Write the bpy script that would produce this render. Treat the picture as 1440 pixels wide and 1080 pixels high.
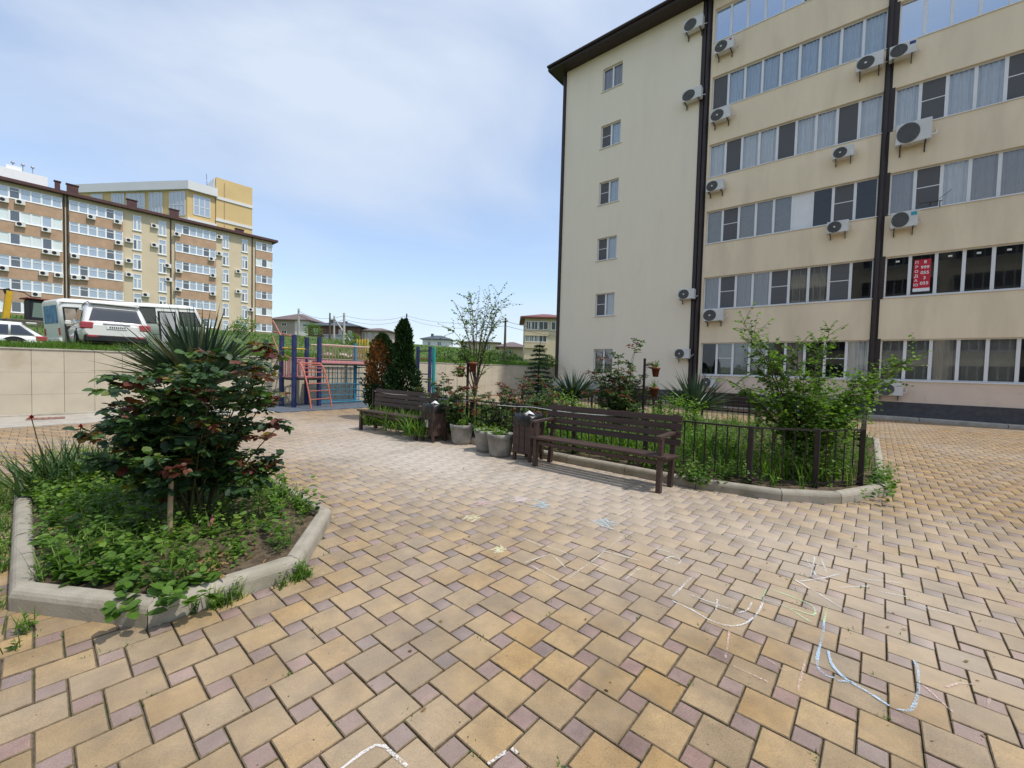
import bpy, bmesh, math, random
import numpy as np
from mathutils import Matrix, Vector

for o in list(bpy.data.objects): bpy.data.objects.remove(o, do_unlink=True)
SC = bpy.context.scene
COL = SC.collection
RS = random.Random(7)
NR = np.random.RandomState(7)

# ---------------------------------------------------------------- camera
CAM_F, PITCH, ROLL, CAM_H = 586.92, .0371, .0265, 1.456      # focal length in photograph pixels, tilt, roll, eye height
PHI = math.radians(49.55)                                      # heading of the site axes seen from the camera
def _site(v):
    return Vector((v[0]*math.sin(PHI)-v[1]*math.cos(PHI), v[0]*math.cos(PHI)+v[1]*math.sin(PHI), v[2]))
_fw = Vector((0, math.cos(PITCH), -math.sin(PITCH))); _r = Vector((1, 0, 0)); _u = _r.cross(_fw)
CR = _site(math.cos(ROLL)*_r + math.sin(ROLL)*_u); CU = _site(-math.sin(ROLL)*_r + math.cos(ROLL)*_u); CF = _site(_fw)
CD = _site((0, 1, 0)); CP = Vector((0, 0, CAM_H))
cam_data = bpy.data.cameras.new('camera'); cam = bpy.data.objects.new('camera', cam_data); COL.objects.link(cam)
cam_data.sensor_fit = 'HORIZONTAL'; cam_data.sensor_width = 36; cam_data.lens = CAM_F/1440*36
cam_data.clip_start = .05; cam_data.clip_end = 3000
mw = Matrix.Identity(4)
for i in range(3):
    mw[i][0] = CR[i]; mw[i][1] = CU[i]; mw[i][2] = -CF[i]; mw[i][3] = CP[i]
cam.matrix_world = mw
SC.camera = cam
def ray(x, y): return CF*CAM_F + CR*(x-720) - CU*(y-540)
def gnd(x, y, z=0):                       # site point on the level z that the photograph shows at x, y
    d = ray(x, y); return CP + d*((z-CAM_H)/d.z)
def at(x, y, dep):                        # site point at a given distance ahead
    d = ray(x, y); return CP + d*(dep/d.dot(CD))

# ---------------------------------------------------------------- light
SUN_EL, SUN_AZ = math.radians(61), math.radians(74)            # azimuth clockwise from +Y
SUN_STRENGTH, SKY_STRENGTH, EXPOSURE = 2.25, .15, .62
sd = Vector((math.sin(SUN_AZ)*math.cos(SUN_EL), math.cos(SUN_AZ)*math.cos(SUN_EL), math.sin(SUN_EL)))
sl = bpy.data.lights.new('sun', 'SUN'); so = bpy.data.objects.new('sun', sl); COL.objects.link(so)
sl.energy = SUN_STRENGTH; sl.angle = math.radians(1.6); sl.color = (1, .95, .87)
so.rotation_euler = (-sd).to_track_quat('-Z', 'Y').to_euler()

W = bpy.data.worlds.new('World'); SC.world = W; W.use_nodes = True
nt = W.node_tree; nt.nodes.clear()
def N(t, typ, **kw):
    n = t.nodes.new(typ)
    for k, v in kw.items():
        if k.startswith('i_'):
            n.inputs[k[2:].replace('_', ' ')].default_value = v
        else: setattr(n, k, v)
    return n
out = N(nt, 'ShaderNodeOutputWorld'); bg = N(nt, 'ShaderNodeBackground'); bg.inputs[1].default_value = SKY_STRENGTH
sky = N(nt, 'ShaderNodeTexSky', sky_type='NISHITA', sun_disc=False, sun_elevation=SUN_EL, sun_rotation=SUN_AZ,
        altitude=50, air_density=1.0, dust_density=1.2, ozone_density=2.0)
tc = N(nt, 'ShaderNodeTexCoord'); mp = N(nt, 'ShaderNodeMapping'); mp.inputs['Scale'].default_value = (1, 1, 2.6)
mp.inputs['Rotation'].default_value = (0, 0, .6)
nz = N(nt, 'ShaderNodeTexNoise', noise_dimensions='3D'); nz.inputs['Scale'].default_value = 1.15; nz.inputs['Detail'].default_value = 6
nz.inputs['Roughness'].default_value = .5; nz.inputs['Distortion'].default_value = .5
cr = N(nt, 'ShaderNodeValToRGB'); cr.color_ramp.elements[0].position = .40; cr.color_ramp.elements[1].position = .64
cr.color_ramp.elements[0].color = (.26, .26, .26, 1); cr.color_ramp.elements[1].color = (.95, .95, .95, 1)
mx = N(nt, 'ShaderNodeMix', data_type='RGBA'); mx.inputs['B'].default_value = (3.15, 3.55, 4.2, 1)
L = nt.links.new
L(tc.outputs['Generated'], mp.inputs['Vector']); L(mp.outputs['Vector'], nz.inputs['Vector']); L(nz.outputs['Fac'], cr.inputs['Fac'])
L(cr.outputs['Color'], mx.inputs['Factor']); L(sky.outputs['Color'], mx.inputs['A']); L(mx.outputs['Result'], bg.inputs['Color'])
L(bg.outputs['Background'], out.inputs['Surface'])
VS = SC.view_settings; VS.view_transform = 'Standard'; VS.look = 'None'; VS.exposure = EXPOSURE; VS.gamma = 1; VS.use_curve_mapping = False
SC.render.engine = 'CYCLES'

# ---------------------------------------------------------------- materials
MATS = {}
def srgb(r, g, b):
    f = lambda c: c/12.92 if c <= .04045 else ((c+.055)/1.055)**2.4
    return tuple(f(c/255) for c in (r, g, b))
def pm(name, col, rough=.7, var=.12, scale=4, bump=.0, bscale=40, spec=.3, metal=0, stretch=(1, 1, 1), dirt=None, dscale=1.5, dlo=.55, dhi=.75, coat=0, detail=5, objvar=0):
    """procedural surface: base colour with fine mottling, optional second 'dirt' colour in patches, fine bump"""
    if name in MATS: return MATS[name]
    m = bpy.data.materials.new(name); m.use_nodes = True; t = m.node_tree; l = t.links.new
    b = t.nodes['Principled BSDF']; b.inputs['Roughness'].default_value = rough; b.inputs['Metallic'].default_value = metal
    b.inputs['Specular IOR Level'].default_value = spec; b.inputs['Coat Weight'].default_value = coat
    g = N(t, 'ShaderNodeNewGeometry'); mpn = N(t, 'ShaderNodeMapping'); mpn.inputs['Scale'].default_value = stretch
    l(g.outputs['Position'], mpn.inputs['Vector'])
    n1 = N(t, 'ShaderNodeTexNoise'); n1.inputs['Scale'].default_value = scale; n1.inputs['Detail'].default_value = detail
    l(mpn.outputs['Vector'], n1.inputs['Vector'])
    r = N(t, 'ShaderNodeValToRGB'); e = r.color_ramp.elements
    e[0].position = .3; e[1].position = .7
    e[0].color = tuple(c*(1-var) for c in col)+(1,); e[1].color = tuple(min(1, c*(1+var)) for c in col)+(1,)
    l(n1.outputs['Fac'], r.inputs['Fac']); last = r.outputs['Color']
    if dirt:
        n2 = N(t, 'ShaderNodeTexNoise'); n2.inputs['Scale'].default_value = dscale; n2.inputs['Detail'].default_value = 8; n2.inputs['Roughness'].default_value = .65
        l(mpn.outputs['Vector'], n2.inputs['Vector'])
        r2 = N(t, 'ShaderNodeValToRGB'); r2.color_ramp.elements[0].position = dlo; r2.color_ramp.elements[1].position = dhi
        l(n2.outputs['Fac'], r2.inputs['Fac'])
        mix = N(t, 'ShaderNodeMix', data_type='RGBA'); mix.inputs['B'].default_value = tuple(dirt)+(1,)
        l(r2.outputs['Color'], mix.inputs['Factor']); l(last, mix.inputs['A']); last = mix.outputs['Result']
    if objvar:
        oi = N(t, 'ShaderNodeObjectInfo'); mr = N(t, 'ShaderNodeMapRange'); mr.inputs['To Min'].default_value = 1-objvar; mr.inputs['To Max'].default_value = 1+objvar
        l(oi.outputs['Random'], mr.inputs['Value'])
        vm = N(t, 'ShaderNodeVectorMath', operation='SCALE'); l(last, vm.inputs[0]); l(mr.outputs['Result'], vm.inputs['Scale']); last = vm.outputs['Vector']
    l(last, b.inputs['Base Color'])
    if bump:
        n3 = N(t, 'ShaderNodeTexNoise'); n3.inputs['Scale'].default_value = bscale; n3.inputs['Detail'].default_value = 6
        l(mpn.outputs['Vector'], n3.inputs['Vector'])
        bp = N(t, 'ShaderNodeBump'); bp.inputs['Strength'].default_value = bump; bp.inputs['Distance'].default_value = .02
        l(n3.outputs['Fac'], bp.inputs['Height']); l(bp.outputs['Normal'], b.inputs['Normal'])
    MATS[name] = m; return m
def leafm(name, stops, trans=.35, rough=.45, spec=.35):
    """foliage: colour by the leaf's own random value lv, part of the light passes through"""
    if name in MATS: return MATS[name]
    m = bpy.data.materials.new(name); m.use_nodes = True; t = m.node_tree; l = t.links.new
    b = t.nodes['Principled BSDF']; b.inputs['Roughness'].default_value = rough; b.inputs['Specular IOR Level'].default_value = spec
    a = N(t, 'ShaderNodeAttribute', attribute_name='lv')
    r = N(t, 'ShaderNodeValToRGB'); e = r.color_ramp.elements
    while len(e) < len(stops): e.new(.5)
    for i, (p, c) in enumerate(stops): e[i].position = p; e[i].color = tuple(c)+(1,)
    l(a.outputs['Fac'], r.inputs['Fac'])
    g = N(t, 'ShaderNodeNewGeometry'); n1 = N(t, 'ShaderNodeTexNoise'); n1.inputs['Scale'].default_value = 60; l(g.outputs['Position'], n1.inputs['Vector'])
    mr = N(t, 'ShaderNodeMapRange'); mr.inputs['From Min'].default_value = .3; mr.inputs['From Max'].default_value = .7; mr.inputs['To Min'].default_value = .8; mr.inputs['To Max'].default_value = 1.2
    l(n1.outputs['Fac'], mr.inputs['Value'])
    vm = N(t, 'ShaderNodeVectorMath', operation='SCALE'); l(r.outputs['Color'], vm.inputs[0]); l(mr.outputs['Result'], vm.inputs['Scale'])
    l(vm.outputs['Vector'], b.inputs['Base Color'])
    tr = N(t, 'ShaderNodeBsdfTranslucent'); hs = N(t, 'ShaderNodeMix', data_type='RGBA', blend_type='MULTIPLY'); hs.inputs['Factor'].default_value = 1
    hs.inputs['B'].default_value = (1.35, 1.6, .6, 1); l(vm.outputs['Vector'], hs.inputs['A']); l(hs.outputs['Result'], tr.inputs['Color'])
    ms = N(t, 'ShaderNodeMixShader'); ms.inputs[0].default_value = trans
    l(b.outputs[0], ms.inputs[1]); l(tr.outputs[0], ms.inputs[2]); l(ms.outputs[0], t.nodes['Material Output'].inputs['Surface'])
    MATS[name] = m; return m
def glassm(name, tint, refl=.12, through=.55, rough=.02):
    """window pane: fresnel mirror over partly clear, slightly tinted glass"""
    if name in MATS: return MATS[name]
    m = bpy.data.materials.new(name); m.use_nodes = True; t = m.node_tree; l = t.links.new; t.nodes.remove(t.nodes['Principled BSDF'])
    gl = N(t, 'ShaderNodeBsdfGlossy'); gl.inputs['Roughness'].default_value = rough; gl.inputs['Color'].default_value = (.9, .95, 1, 1)
    tp = N(t, 'ShaderNodeBsdfTransparent'); tp.inputs['Color'].default_value = (.92, .95, .95, 1)
    df = N(t, 'ShaderNodeBsdfDiffuse'); df.inputs['Color'].default_value = tuple(tint)+(1,)
    m1 = N(t, 'ShaderNodeMixShader'); m1.inputs[0].default_value = through; l(df.outputs[0], m1.inputs[1]); l(tp.outputs[0], m1.inputs[2])
    fr = N(t, 'ShaderNodeFresnel'); fr.inputs['IOR'].default_value = 1.5
    ad = N(t, 'ShaderNodeMath', operation='ADD'); ad.inputs[1].default_value = refl; ad.use_clamp = True; l(fr.outputs[0], ad.inputs[0])
    m2 = N(t, 'ShaderNodeMixShader'); l(ad.outputs[0], m2.inputs[0]); l(m1.outputs[0], m2.inputs[1]); l(gl.outputs[0], m2.inputs[2])
    l(m2.outputs[0], t.nodes['Material Output'].inputs['Surface'])
    MATS[name] = m; return m

# ---------------------------------------------------------------- mesh building
class MB:
    def __init__(s): s.v = []; s.f = []; s.m = []; s.sm = []
    def add(s, vs, fs, m=0, smooth=False):
        o = len(s.v); s.v += [tuple(p) for p in vs]
        for f in fs: s.f.append(tuple(o+i for i in f)); s.m.append(m); s.sm.append(smooth)
        return s
    def box(s, x0, x1, y0, y1, z0, z1, m=0):
        return s.add([(x0,y0,z0),(x1,y0,z0),(x1,y1,z0),(x0,y1,z0),(x0,y0,z1),(x1,y0,z1),(x1,y1,z1),(x0,y1,z1)],
                     [(3,2,1,0),(4,5,6,7),(0,1,5,4),(1,2,6,5),(2,3,7,6),(3,0,4,7)], m)
    def bbox(s, x0, x1, y0, y1, z0, z1, b=.01, m=0):
        """box with chamfered edges"""
        b = min(b, (x1-x0)*.45, (y1-y0)*.45, (z1-z0)*.45)
        bm = bmesh.new(); bmesh.ops.create_cube(bm, size=1)
        for v in bm.verts: v.co = Vector(((x0+x1)/2+v.co.x*(x1-x0), (y0+y1)/2+v.co.y*(y1-y0), (z0+z1)/2+v.co.z*(z1-z0)))
        bmesh.ops.bevel(bm, geom=bm.edges[:], offset=b, segments=1, affect='EDGES', profile=.5)
        bm.verts.index_update()
        s.add([v.co[:] for v in bm.verts], [[v.index for v in f.verts] for f in bm.faces], m); bm.free(); return s
    def beam(s, a, b, w, h, up=(0, 0, 1), m=0, ch=0):
        """rectangular bar from a to b, w across, h along up"""
        a = Vector(a); b = Vector(b); d = (b-a).normalized(); sd_ = d.cross(Vector(up))
        if sd_.length < 1e-4: sd_ = d.cross(Vector((1, 0, 0)))
        sd_.normalize(); u = sd_.cross(d).normalized(); o = []
        prof = [(-1,-1),(1,-1),(1,1),(-1,1)] if not ch else [(-1,-1+ch),(-1+ch,-1),(1-ch,-1),(1,-1+ch),(1,1-ch),(1-ch,1),(-1+ch,1),(-1,1-ch)]
        n = len(prof)
        for p in (a, b):
            for (x, y) in prof: o.append(p+sd_*x*w/2+u*y*h/2)
        fs = [tuple(range(n-1, -1, -1)), tuple(range(n, 2*n))]+[(i, (i+1) % n, n+(i+1) % n, n+i) for i in range(n)]
        return s.add(o, fs, m)
    def tube(s, pts, r, n=8, m=0, cap=True, smooth=True):
        pts = [Vector(p) for p in pts]; k = len(pts); rr = r if hasattr(r, '__len__') else [r]*k
        d0 = (pts[1]-pts[0]).normalized(); a = d0.orthogonal().normalized(); vs = []
        for i, p in enumerate(pts):
            d = (pts[min(i+1, k-1)]-pts[max(i-1, 0)]).normalized(); a = (a-d*a.dot(d)).normalized(); b = d.cross(a)
            for j in range(n):
                t = 2*math.pi*j/n; vs.append(p+(a*math.cos(t)+b*math.sin(t))*rr[i])
        fs = [(i*n+j, i*n+(j+1) % n, (i+1)*n+(j+1) % n, (i+1)*n+j) for i in range(k-1) for j in range(n)]
        s.add(vs, fs, m, smooth)
        if cap: s.add([vs[j] for j in range(n)], [tuple(range(n-1, -1, -1))], m); s.add(vs[-n:], [tuple(range(n))], m)
        return s
    def lathe(s, prof, n=20, c=(0, 0, 0), m=0, smooth=True, axis='z'):
        vs = []
        for (r, z) in prof:
            for j in range(n):
                t = 2*math.pi*j/n; p = (r*math.cos(t), r*math.sin(t), z)
                if axis == 'y': p = (p[0], p[2], p[1])
                if axis == 'x': p = (p[2], p[0], p[1])
                vs.append((c[0]+p[0], c[1]+p[1], c[2]+p[2]))
        k = len(prof)
        fs = [(i*n+j, i*n+(j+1) % n, (i+1)*n+(j+1) % n, (i+1)*n+j) for i in range(k-1) for j in range(n)]
        if axis == 'y': fs = [f[::-1] for f in fs]
        return s.add(vs, fs, m, smooth)
    def prism(s, poly, z0, z1, m=0):
        n = len(poly)
        return s.add([(x, y, z0) for x, y in poly]+[(x, y, z1) for x, y in poly],
                     [tuple(range(n-1, -1, -1)), tuple(range(n, 2*n))]+[(i, (i+1) % n, n+(i+1) % n, n+i) for i in range(n)], m)
    def poly(s, pts, m=0): return s.add(pts, [tuple(range(len(pts)))], m)
    def mesh(s, name, mats):
        me = bpy.data.meshes.new(name); me.from_pydata(s.v, [], s.f)
        for mt in (mats if isinstance(mats, (list, tuple)) else [mats]): me.materials.append(mt)
        me.polygons.foreach_set('material_index', s.m); me.polygons.foreach_set('use_smooth', s.sm); me.update(); return me
    def build(s, name, mats, parent=None, loc=None, rz=0, M=None):
        return put(name, s.mesh(name, mats), parent, loc, rz)
def put(name, me, parent=None, loc=None, rz=0):
    o = bpy.data.objects.new(name, me); COL.objects.link(o)
    if parent: o.parent = parent
    if loc is not None: o.location = loc
    if rz: o.rotation_euler = (0, 0, rz)
    return o
def empty(name, label, cat, loc=(0, 0, 0), rz=0, group=None):
    o = bpy.data.objects.new(name, None); COL.objects.link(o); o.location = loc; o.rotation_euler = (0, 0, rz); o.empty_display_size = .2
    return tag(o, label, cat, group)
def tag(o, label, cat, group=None):
    o['label'] = label; o['category'] = cat
    if group: o['group'] = group
    return o
def struct(o): o['kind'] = 'structure'; return o
def stuff(o): o['kind'] = 'stuff'; return o

class Fol:
    """many small leaf faces collected as arrays, one mesh at the end"""
    def __init__(s): s.V = []; s.I = []; s.C = []; s.A = []; s.n = 0
    def put(s, V, Fc, lv):           # V (N,k,3), Fc (m,3|4) template faces, lv (N,)
        Nn, k, _ = V.shape; Fc = np.asarray(Fc); m, c = Fc.shape
        s.V.append(V.reshape(-1, 3)); idx = (np.arange(Nn)*k)[:, None, None]+Fc[None]+s.n
        s.I.append(idx.reshape(-1)); s.C.append(np.full(Nn*m, c)); s.A.append(np.repeat(lv, k)); s.n += Nn*k
    def build(s, name, mat, parent=None, kind='stuff', loc=None):
        V = np.concatenate(s.V).astype(np.float32); I = np.concatenate(s.I).astype(np.int32); C = np.concatenate(s.C).astype(np.int32); A = np.concatenate(s.A).astype(np.float32)
        me = bpy.data.meshes.new(name); me.vertices.add(len(V)); me.vertices.foreach_set('co', V.ravel())
        me.loops.add(len(I)); me.loops.foreach_set('vertex_index', I)
        me.polygons.add(len(C)); st = np.concatenate([[0], np.cumsum(C)[:-1]]).astype(np.int32)
        me.polygons.foreach_set('loop_start', st); me.polygons.foreach_set('loop_total', C)
        at_ = me.attributes.new('lv', 'FLOAT', 'POINT'); at_.data.foreach_set('value', A)
        me.materials.append(mat); me.update(calc_edges=True)
        o = put(name, me, parent, loc)
        if kind: o['kind'] = kind
        return o
# leaf outline with a folded midrib; x along the leaf, unit length
LEAF_V = np.array([(0,0,0),(.28,.36,.05),(.28,0,-.03),(.28,-.36,.05),(.62,.38,.03),(.62,0,-.05),(.62,-.38,.03),(.86,.2,-.03),(.86,-.2,-.03),(1,0,-.1)])
LEAF_F = [(0,2,1),(0,3,2),(1,2,5),(1,5,4),(2,3,6),(2,6,5),(4,5,9),(4,9,7),(5,6,9),(6,8,9)]
LITE_V = np.array([(0,0,0),(.45,.3,.06),(1,0,-.05),(.45,-.3,.06)]); LITE_F = [(0,3,2,1)]
def rotm(az, el, roll):
    """frames whose x axis points at azimuth az, elevation el; rolled about x"""
    ca, sa, ce, se = np.cos(az), np.sin(az), np.cos(el), np.sin(el)
    X = np.stack([ca*ce, sa*ce, se], -1); Y0 = np.stack([-sa, ca, 0*ca], -1); Z0 = np.cross(X, Y0)
    cr_, sr = np.cos(roll)[:, None], np.sin(roll)[:, None]
    Y = Y0*cr_+Z0*sr; Z = -Y0*sr+Z0*cr_
    return np.stack([X, Y, Z], -1)
def leaves(F, P, az, el, roll, L_, wid, lv, tv=LEAF_V, tf=LEAF_F):
    R_ = rotm(az, el, roll); T = tv[None]*np.stack([L_, L_*wid, L_], -1)[:, None, :]
    V = np.einsum('nij,nkj->nki', R_, T)+P[:, None, :]
    F.put(V, tf, lv)
def blades(F, P, az, lean, L_, w, bend, lv, seg=4, fold=.35, point=1.0):
    """sword or strap leaves: start leaning 'lean' from vertical towards az and bend over by 'bend' radians"""
    Nn = len(P); th = lean; pos = P.copy(); rows = []
    side = np.stack([-np.sin(az), np.cos(az), 0*az], -1)
    for i in range(seg+1):
        t = i/seg; a = lean+bend*t
        ww = w*np.minimum(1, (1.02-t**1.6*point))*(.75+.5*math.sin(math.pi*min(1, t*1.2)))
        nrm = np.stack([np.cos(az)*np.cos(a), np.sin(az)*np.cos(a), -np.sin(a)], -1)
        c = pos; rows += [c+side*(ww/2)[:, None]-nrm*(ww*fold/2)[:, None], c+nrm*(ww*fold/2)[:, None], c-side*(ww/2)[:, None]-nrm*(ww*fold/2)[:, None]]
        d = np.stack([np.cos(az)*np.sin(a), np.sin(az)*np.sin(a), np.cos(a)], -1); pos = pos+d*(L_/seg)[:, None]
    V = np.stack(rows, 1); fc = []
    for i in range(seg):
        b = i*3; fc += [(b, b+1, b+4, b+3), (b+1, b+2, b+5, b+4)]
    F.put(V, fc, lv)
def U(a, b, n): return NR.uniform(a, b, n)
# ---------------------------------------------------------------- ground, hillside, paving
concrete = pm('concrete', (.40, .37, .32), .85, .12, 6, .25, 60, dirt=(.25, .23, .18), dscale=2.2, dlo=.5, dhi=.8)
kerb_m = pm('kerb_concrete', (.33, .30, .245), .85, .12, 9, .14, 70, dirt=(.17, .155, .10), dscale=3.5, dlo=.48, dhi=.85, objvar=.06)
soil_m = pm('soil', (.085, .062, .04), .95, .4, 18, .8, 30, dirt=(.16, .12, .075), dscale=9, dlo=.5, dhi=.7)
_gx = [-15.4, -20, -34, -50, -62, -85, -120, -400, -900]; _gz = [1.60, 1.72, 2.05, 3.85, 5.15, 6.8, 8.0, 13, 20]
def hill(x, y):
    z = float(np.interp(-x, [-g for g in _gx], _gz))
    return z+.05*math.sin(x*.9+y*.4)*math.sin(y*.7-x*.3)+.04*math.sin(x*2.3+1)*math.sin(y*1.9)
def terrain():
    xs = [-900, -600, -400, -260, -180, -140, -120, -105]+[-95+i*2.5 for i in range(24)]+[-34+i*.6 for i in range(31)]+[-15.7, -15.33, -15.3, -10, 0, 20, 60, 200, 900]
    xs = sorted(set(round(x, 3) for x in xs))
    ys = [-900, -300, -120, -60, -30, -15]+[-8+i*.7 for i in range(52)]+[30+i*3 for i in range(30)]+[140, 180, 260, 420, 900]
    b = MB(); ny = len(ys)
    for x in xs:
        for y in ys: b.v.append((x, y, hill(x, y) if x <= -15.32 else -.09))
    for i in range(len(xs)-1):
        for j in range(ny-1):
            b.f.append((i*ny+j, (i+1)*ny+j, (i+1)*ny+j+1, i*ny+j+1)); b.m.append(0); b.sm.append(True)
    m = pm('grass_ground', (.075, .125, .03), .95, .35, 1.2, .9, 12, dirt=(.17, .14, .075), dscale=.35, dlo=.52, dhi=.68)
    return struct(b.build('ground', m))
terrain()

# outlines of the two planted beds (outer edge of the kerbs)
BED1 = [(-2.9,.42),(-2.9,1.22),(-3.72,1.84),(-6.9,1.95),(-7.75,1.3),(-7.75,.5),(-6.95,-.07),(-3.66,-.07)]
BED2 = [(-9.3,5.5),(-1.6,5.5),(-.7,5.7),(-.17,6.08),(.25,7.0),(.25,12.4),(-.5,13.0),(-9.0,13.0),(-10.1,12.1),(-10.1,6.3)]
def inside(p, poly):
    x, y = p; c = False; n = len(poly)
    for i in range(n):
        x1, y1 = poly[i]; x2, y2 = poly[(i+1) % n]
        if (y1 > y) != (y2 > y) and x < (x2-x1)*(y-y1)/(y2-y1)+x1: c = not c
    return c
def inset(poly, d):
    n = len(poly); o = []
    ar = sum(poly[i][0]*poly[(i+1) % n][1]-poly[(i+1) % n][0]*poly[i][1] for i in range(n)); sg = 1 if ar > 0 else -1
    for i in range(n):
        p0, p1, p2 = Vector(poly[i-1]), Vector(poly[i]), Vector(poly[(i+1) % n])
        d1 = (p1-p0).normalized(); d2 = (p2-p1).normalized(); n1 = Vector((-d1.y, d1.x))*sg; n2 = Vector((-d2.y, d2.x))*sg
        b = (n1+n2); b = b/b.length_squared*2; o.append((p1.x+b.x*d, p1.y+b.y*d))
    return o

def pavmat(name, src):
    m = bpy.data.materials.new(name); m.use_nodes = True; t = m.node_tree; l = t.links.new; b = t.nodes['Principled BSDF']
    b.inputs['Roughness'].default_value = .62; b.inputs['Specular IOR Level'].default_value = .45
    if src == 'obj': s = N(t, 'ShaderNodeObjectInfo').outputs['Color']
    else: s = N(t, 'ShaderNodeAttribute', attribute_name='pc').outputs['Color']
    g = N(t, 'ShaderNodeNewGeometry')
    def noise(sc, det, ro=.6):
        n = N(t, 'ShaderNodeTexNoise'); n.inputs['Scale'].default_value = sc; n.inputs['Detail'].default_value = det; n.inputs['Roughness'].default_value = ro
        l(g.outputs['Position'], n.inputs['Vector']); return n
    def ramp(n, a, b_, c0, c1):
        r = N(t, 'ShaderNodeValToRGB'); r.color_ramp.elements[0].position = a; r.color_ramp.elements[1].position = b_
        r.color_ramp.elements[0].color = c0; r.color_ramp.elements[1].color = c1; l(n.outputs['Fac'], r.inputs['Fac']); return r.outputs['Color']
    def mul(a, b_, f=1.0, bt='MULTIPLY'):
        x = N(t, 'ShaderNodeMix', data_type='RGBA', blend_type=bt); x.inputs['Factor'].default_value = f
        l(a, x.inputs['A'])
        if isinstance(b_, tuple): x.inputs['B'].default_value = b_
        else: l(b_, x.inputs['B'])
        return x
    c = mul(s, ramp(noise(7, 5), .28, .74, (.76, .76, .78, 1), (1.13, 1.11, 1.06, 1))).outputs['Result']      # blotches
    c = mul(c, ramp(noise(260, 3, .8), .34, .52, (.55, .5, .45, 1), (1.05, 1.05, 1.05, 1))).outputs['Result']  # grain
    c = mul(c, ramp(noise(2.4, 9, .72), .42, .66, (1.03, 1.03, 1.02, 1), (.70, .69, .69, 1))).outputs['Result']   # walked-in grime
    # worn patches by noise, plus a pale oval: grazing sky sheen painted in
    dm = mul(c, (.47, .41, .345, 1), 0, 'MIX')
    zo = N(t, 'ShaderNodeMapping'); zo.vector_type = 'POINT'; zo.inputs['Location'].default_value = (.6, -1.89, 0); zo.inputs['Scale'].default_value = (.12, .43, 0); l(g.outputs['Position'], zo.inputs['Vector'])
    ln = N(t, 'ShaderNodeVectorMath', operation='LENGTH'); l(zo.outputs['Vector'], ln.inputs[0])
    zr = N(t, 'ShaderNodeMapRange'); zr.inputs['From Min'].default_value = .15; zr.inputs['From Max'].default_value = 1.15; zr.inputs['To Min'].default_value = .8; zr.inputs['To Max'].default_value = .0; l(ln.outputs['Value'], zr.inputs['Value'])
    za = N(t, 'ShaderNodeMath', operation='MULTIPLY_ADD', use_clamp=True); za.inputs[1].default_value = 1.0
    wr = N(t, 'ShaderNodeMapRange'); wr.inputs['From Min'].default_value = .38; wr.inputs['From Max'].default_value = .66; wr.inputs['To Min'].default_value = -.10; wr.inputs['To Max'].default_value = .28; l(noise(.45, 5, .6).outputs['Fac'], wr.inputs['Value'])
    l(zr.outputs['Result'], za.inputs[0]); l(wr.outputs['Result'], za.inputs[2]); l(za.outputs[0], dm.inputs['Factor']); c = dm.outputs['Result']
    gm = mul(c, (.2, .17, .135, 1), 0, 'MIX'); l(ramp(noise(1.4, 7, .7), .52, .76, (0,)*3+(1,), (.68,)*3+(1,)), gm.inputs['Factor']); c = gm.outputs['Result']
    v = N(t, 'ShaderNodeTexVoronoi'); v.inputs['Scale'].default_value = 13; l(g.outputs['Position'], v.inputs['Vector'])
    sp = N(t, 'ShaderNodeMath', operation='LESS_THAN'); sp.inputs[1].default_value = .05; l(v.outputs['Distance'], sp.inputs[0])
    sm = mul(c, (.06, .045, .035, 1), 0, 'MIX'); l(sp.outputs[0], sm.inputs['Factor']); c = sm.outputs['Result']
    l(c, b.inputs['Base Color'])
    bp = N(t, 'ShaderNodeBump'); bp.inputs['Strength'].default_value = .25; bp.inputs['Distance'].default_value = .006
    l(noise(120, 5, .75).outputs['Fac'], bp.inputs['Height']); l(bp.outputs['Normal'], b.inputs['Normal'])
    MATS[name] = m; return m
joint_m = pm('joint_sand', (.15, .12, .085), .95, .35, 14, .8, 90, dirt=(.06, .085, .03), dscale=2.6, dlo=.5, dhi=.62)
yard = MB(); yard.poly([(-15.25,-30,-.012),(40,-30,-.012),(40,20.5,-.012),(-15.25,20.5,-.012)])
yard = struct(yard.build('paved_yard', joint_m))
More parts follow.
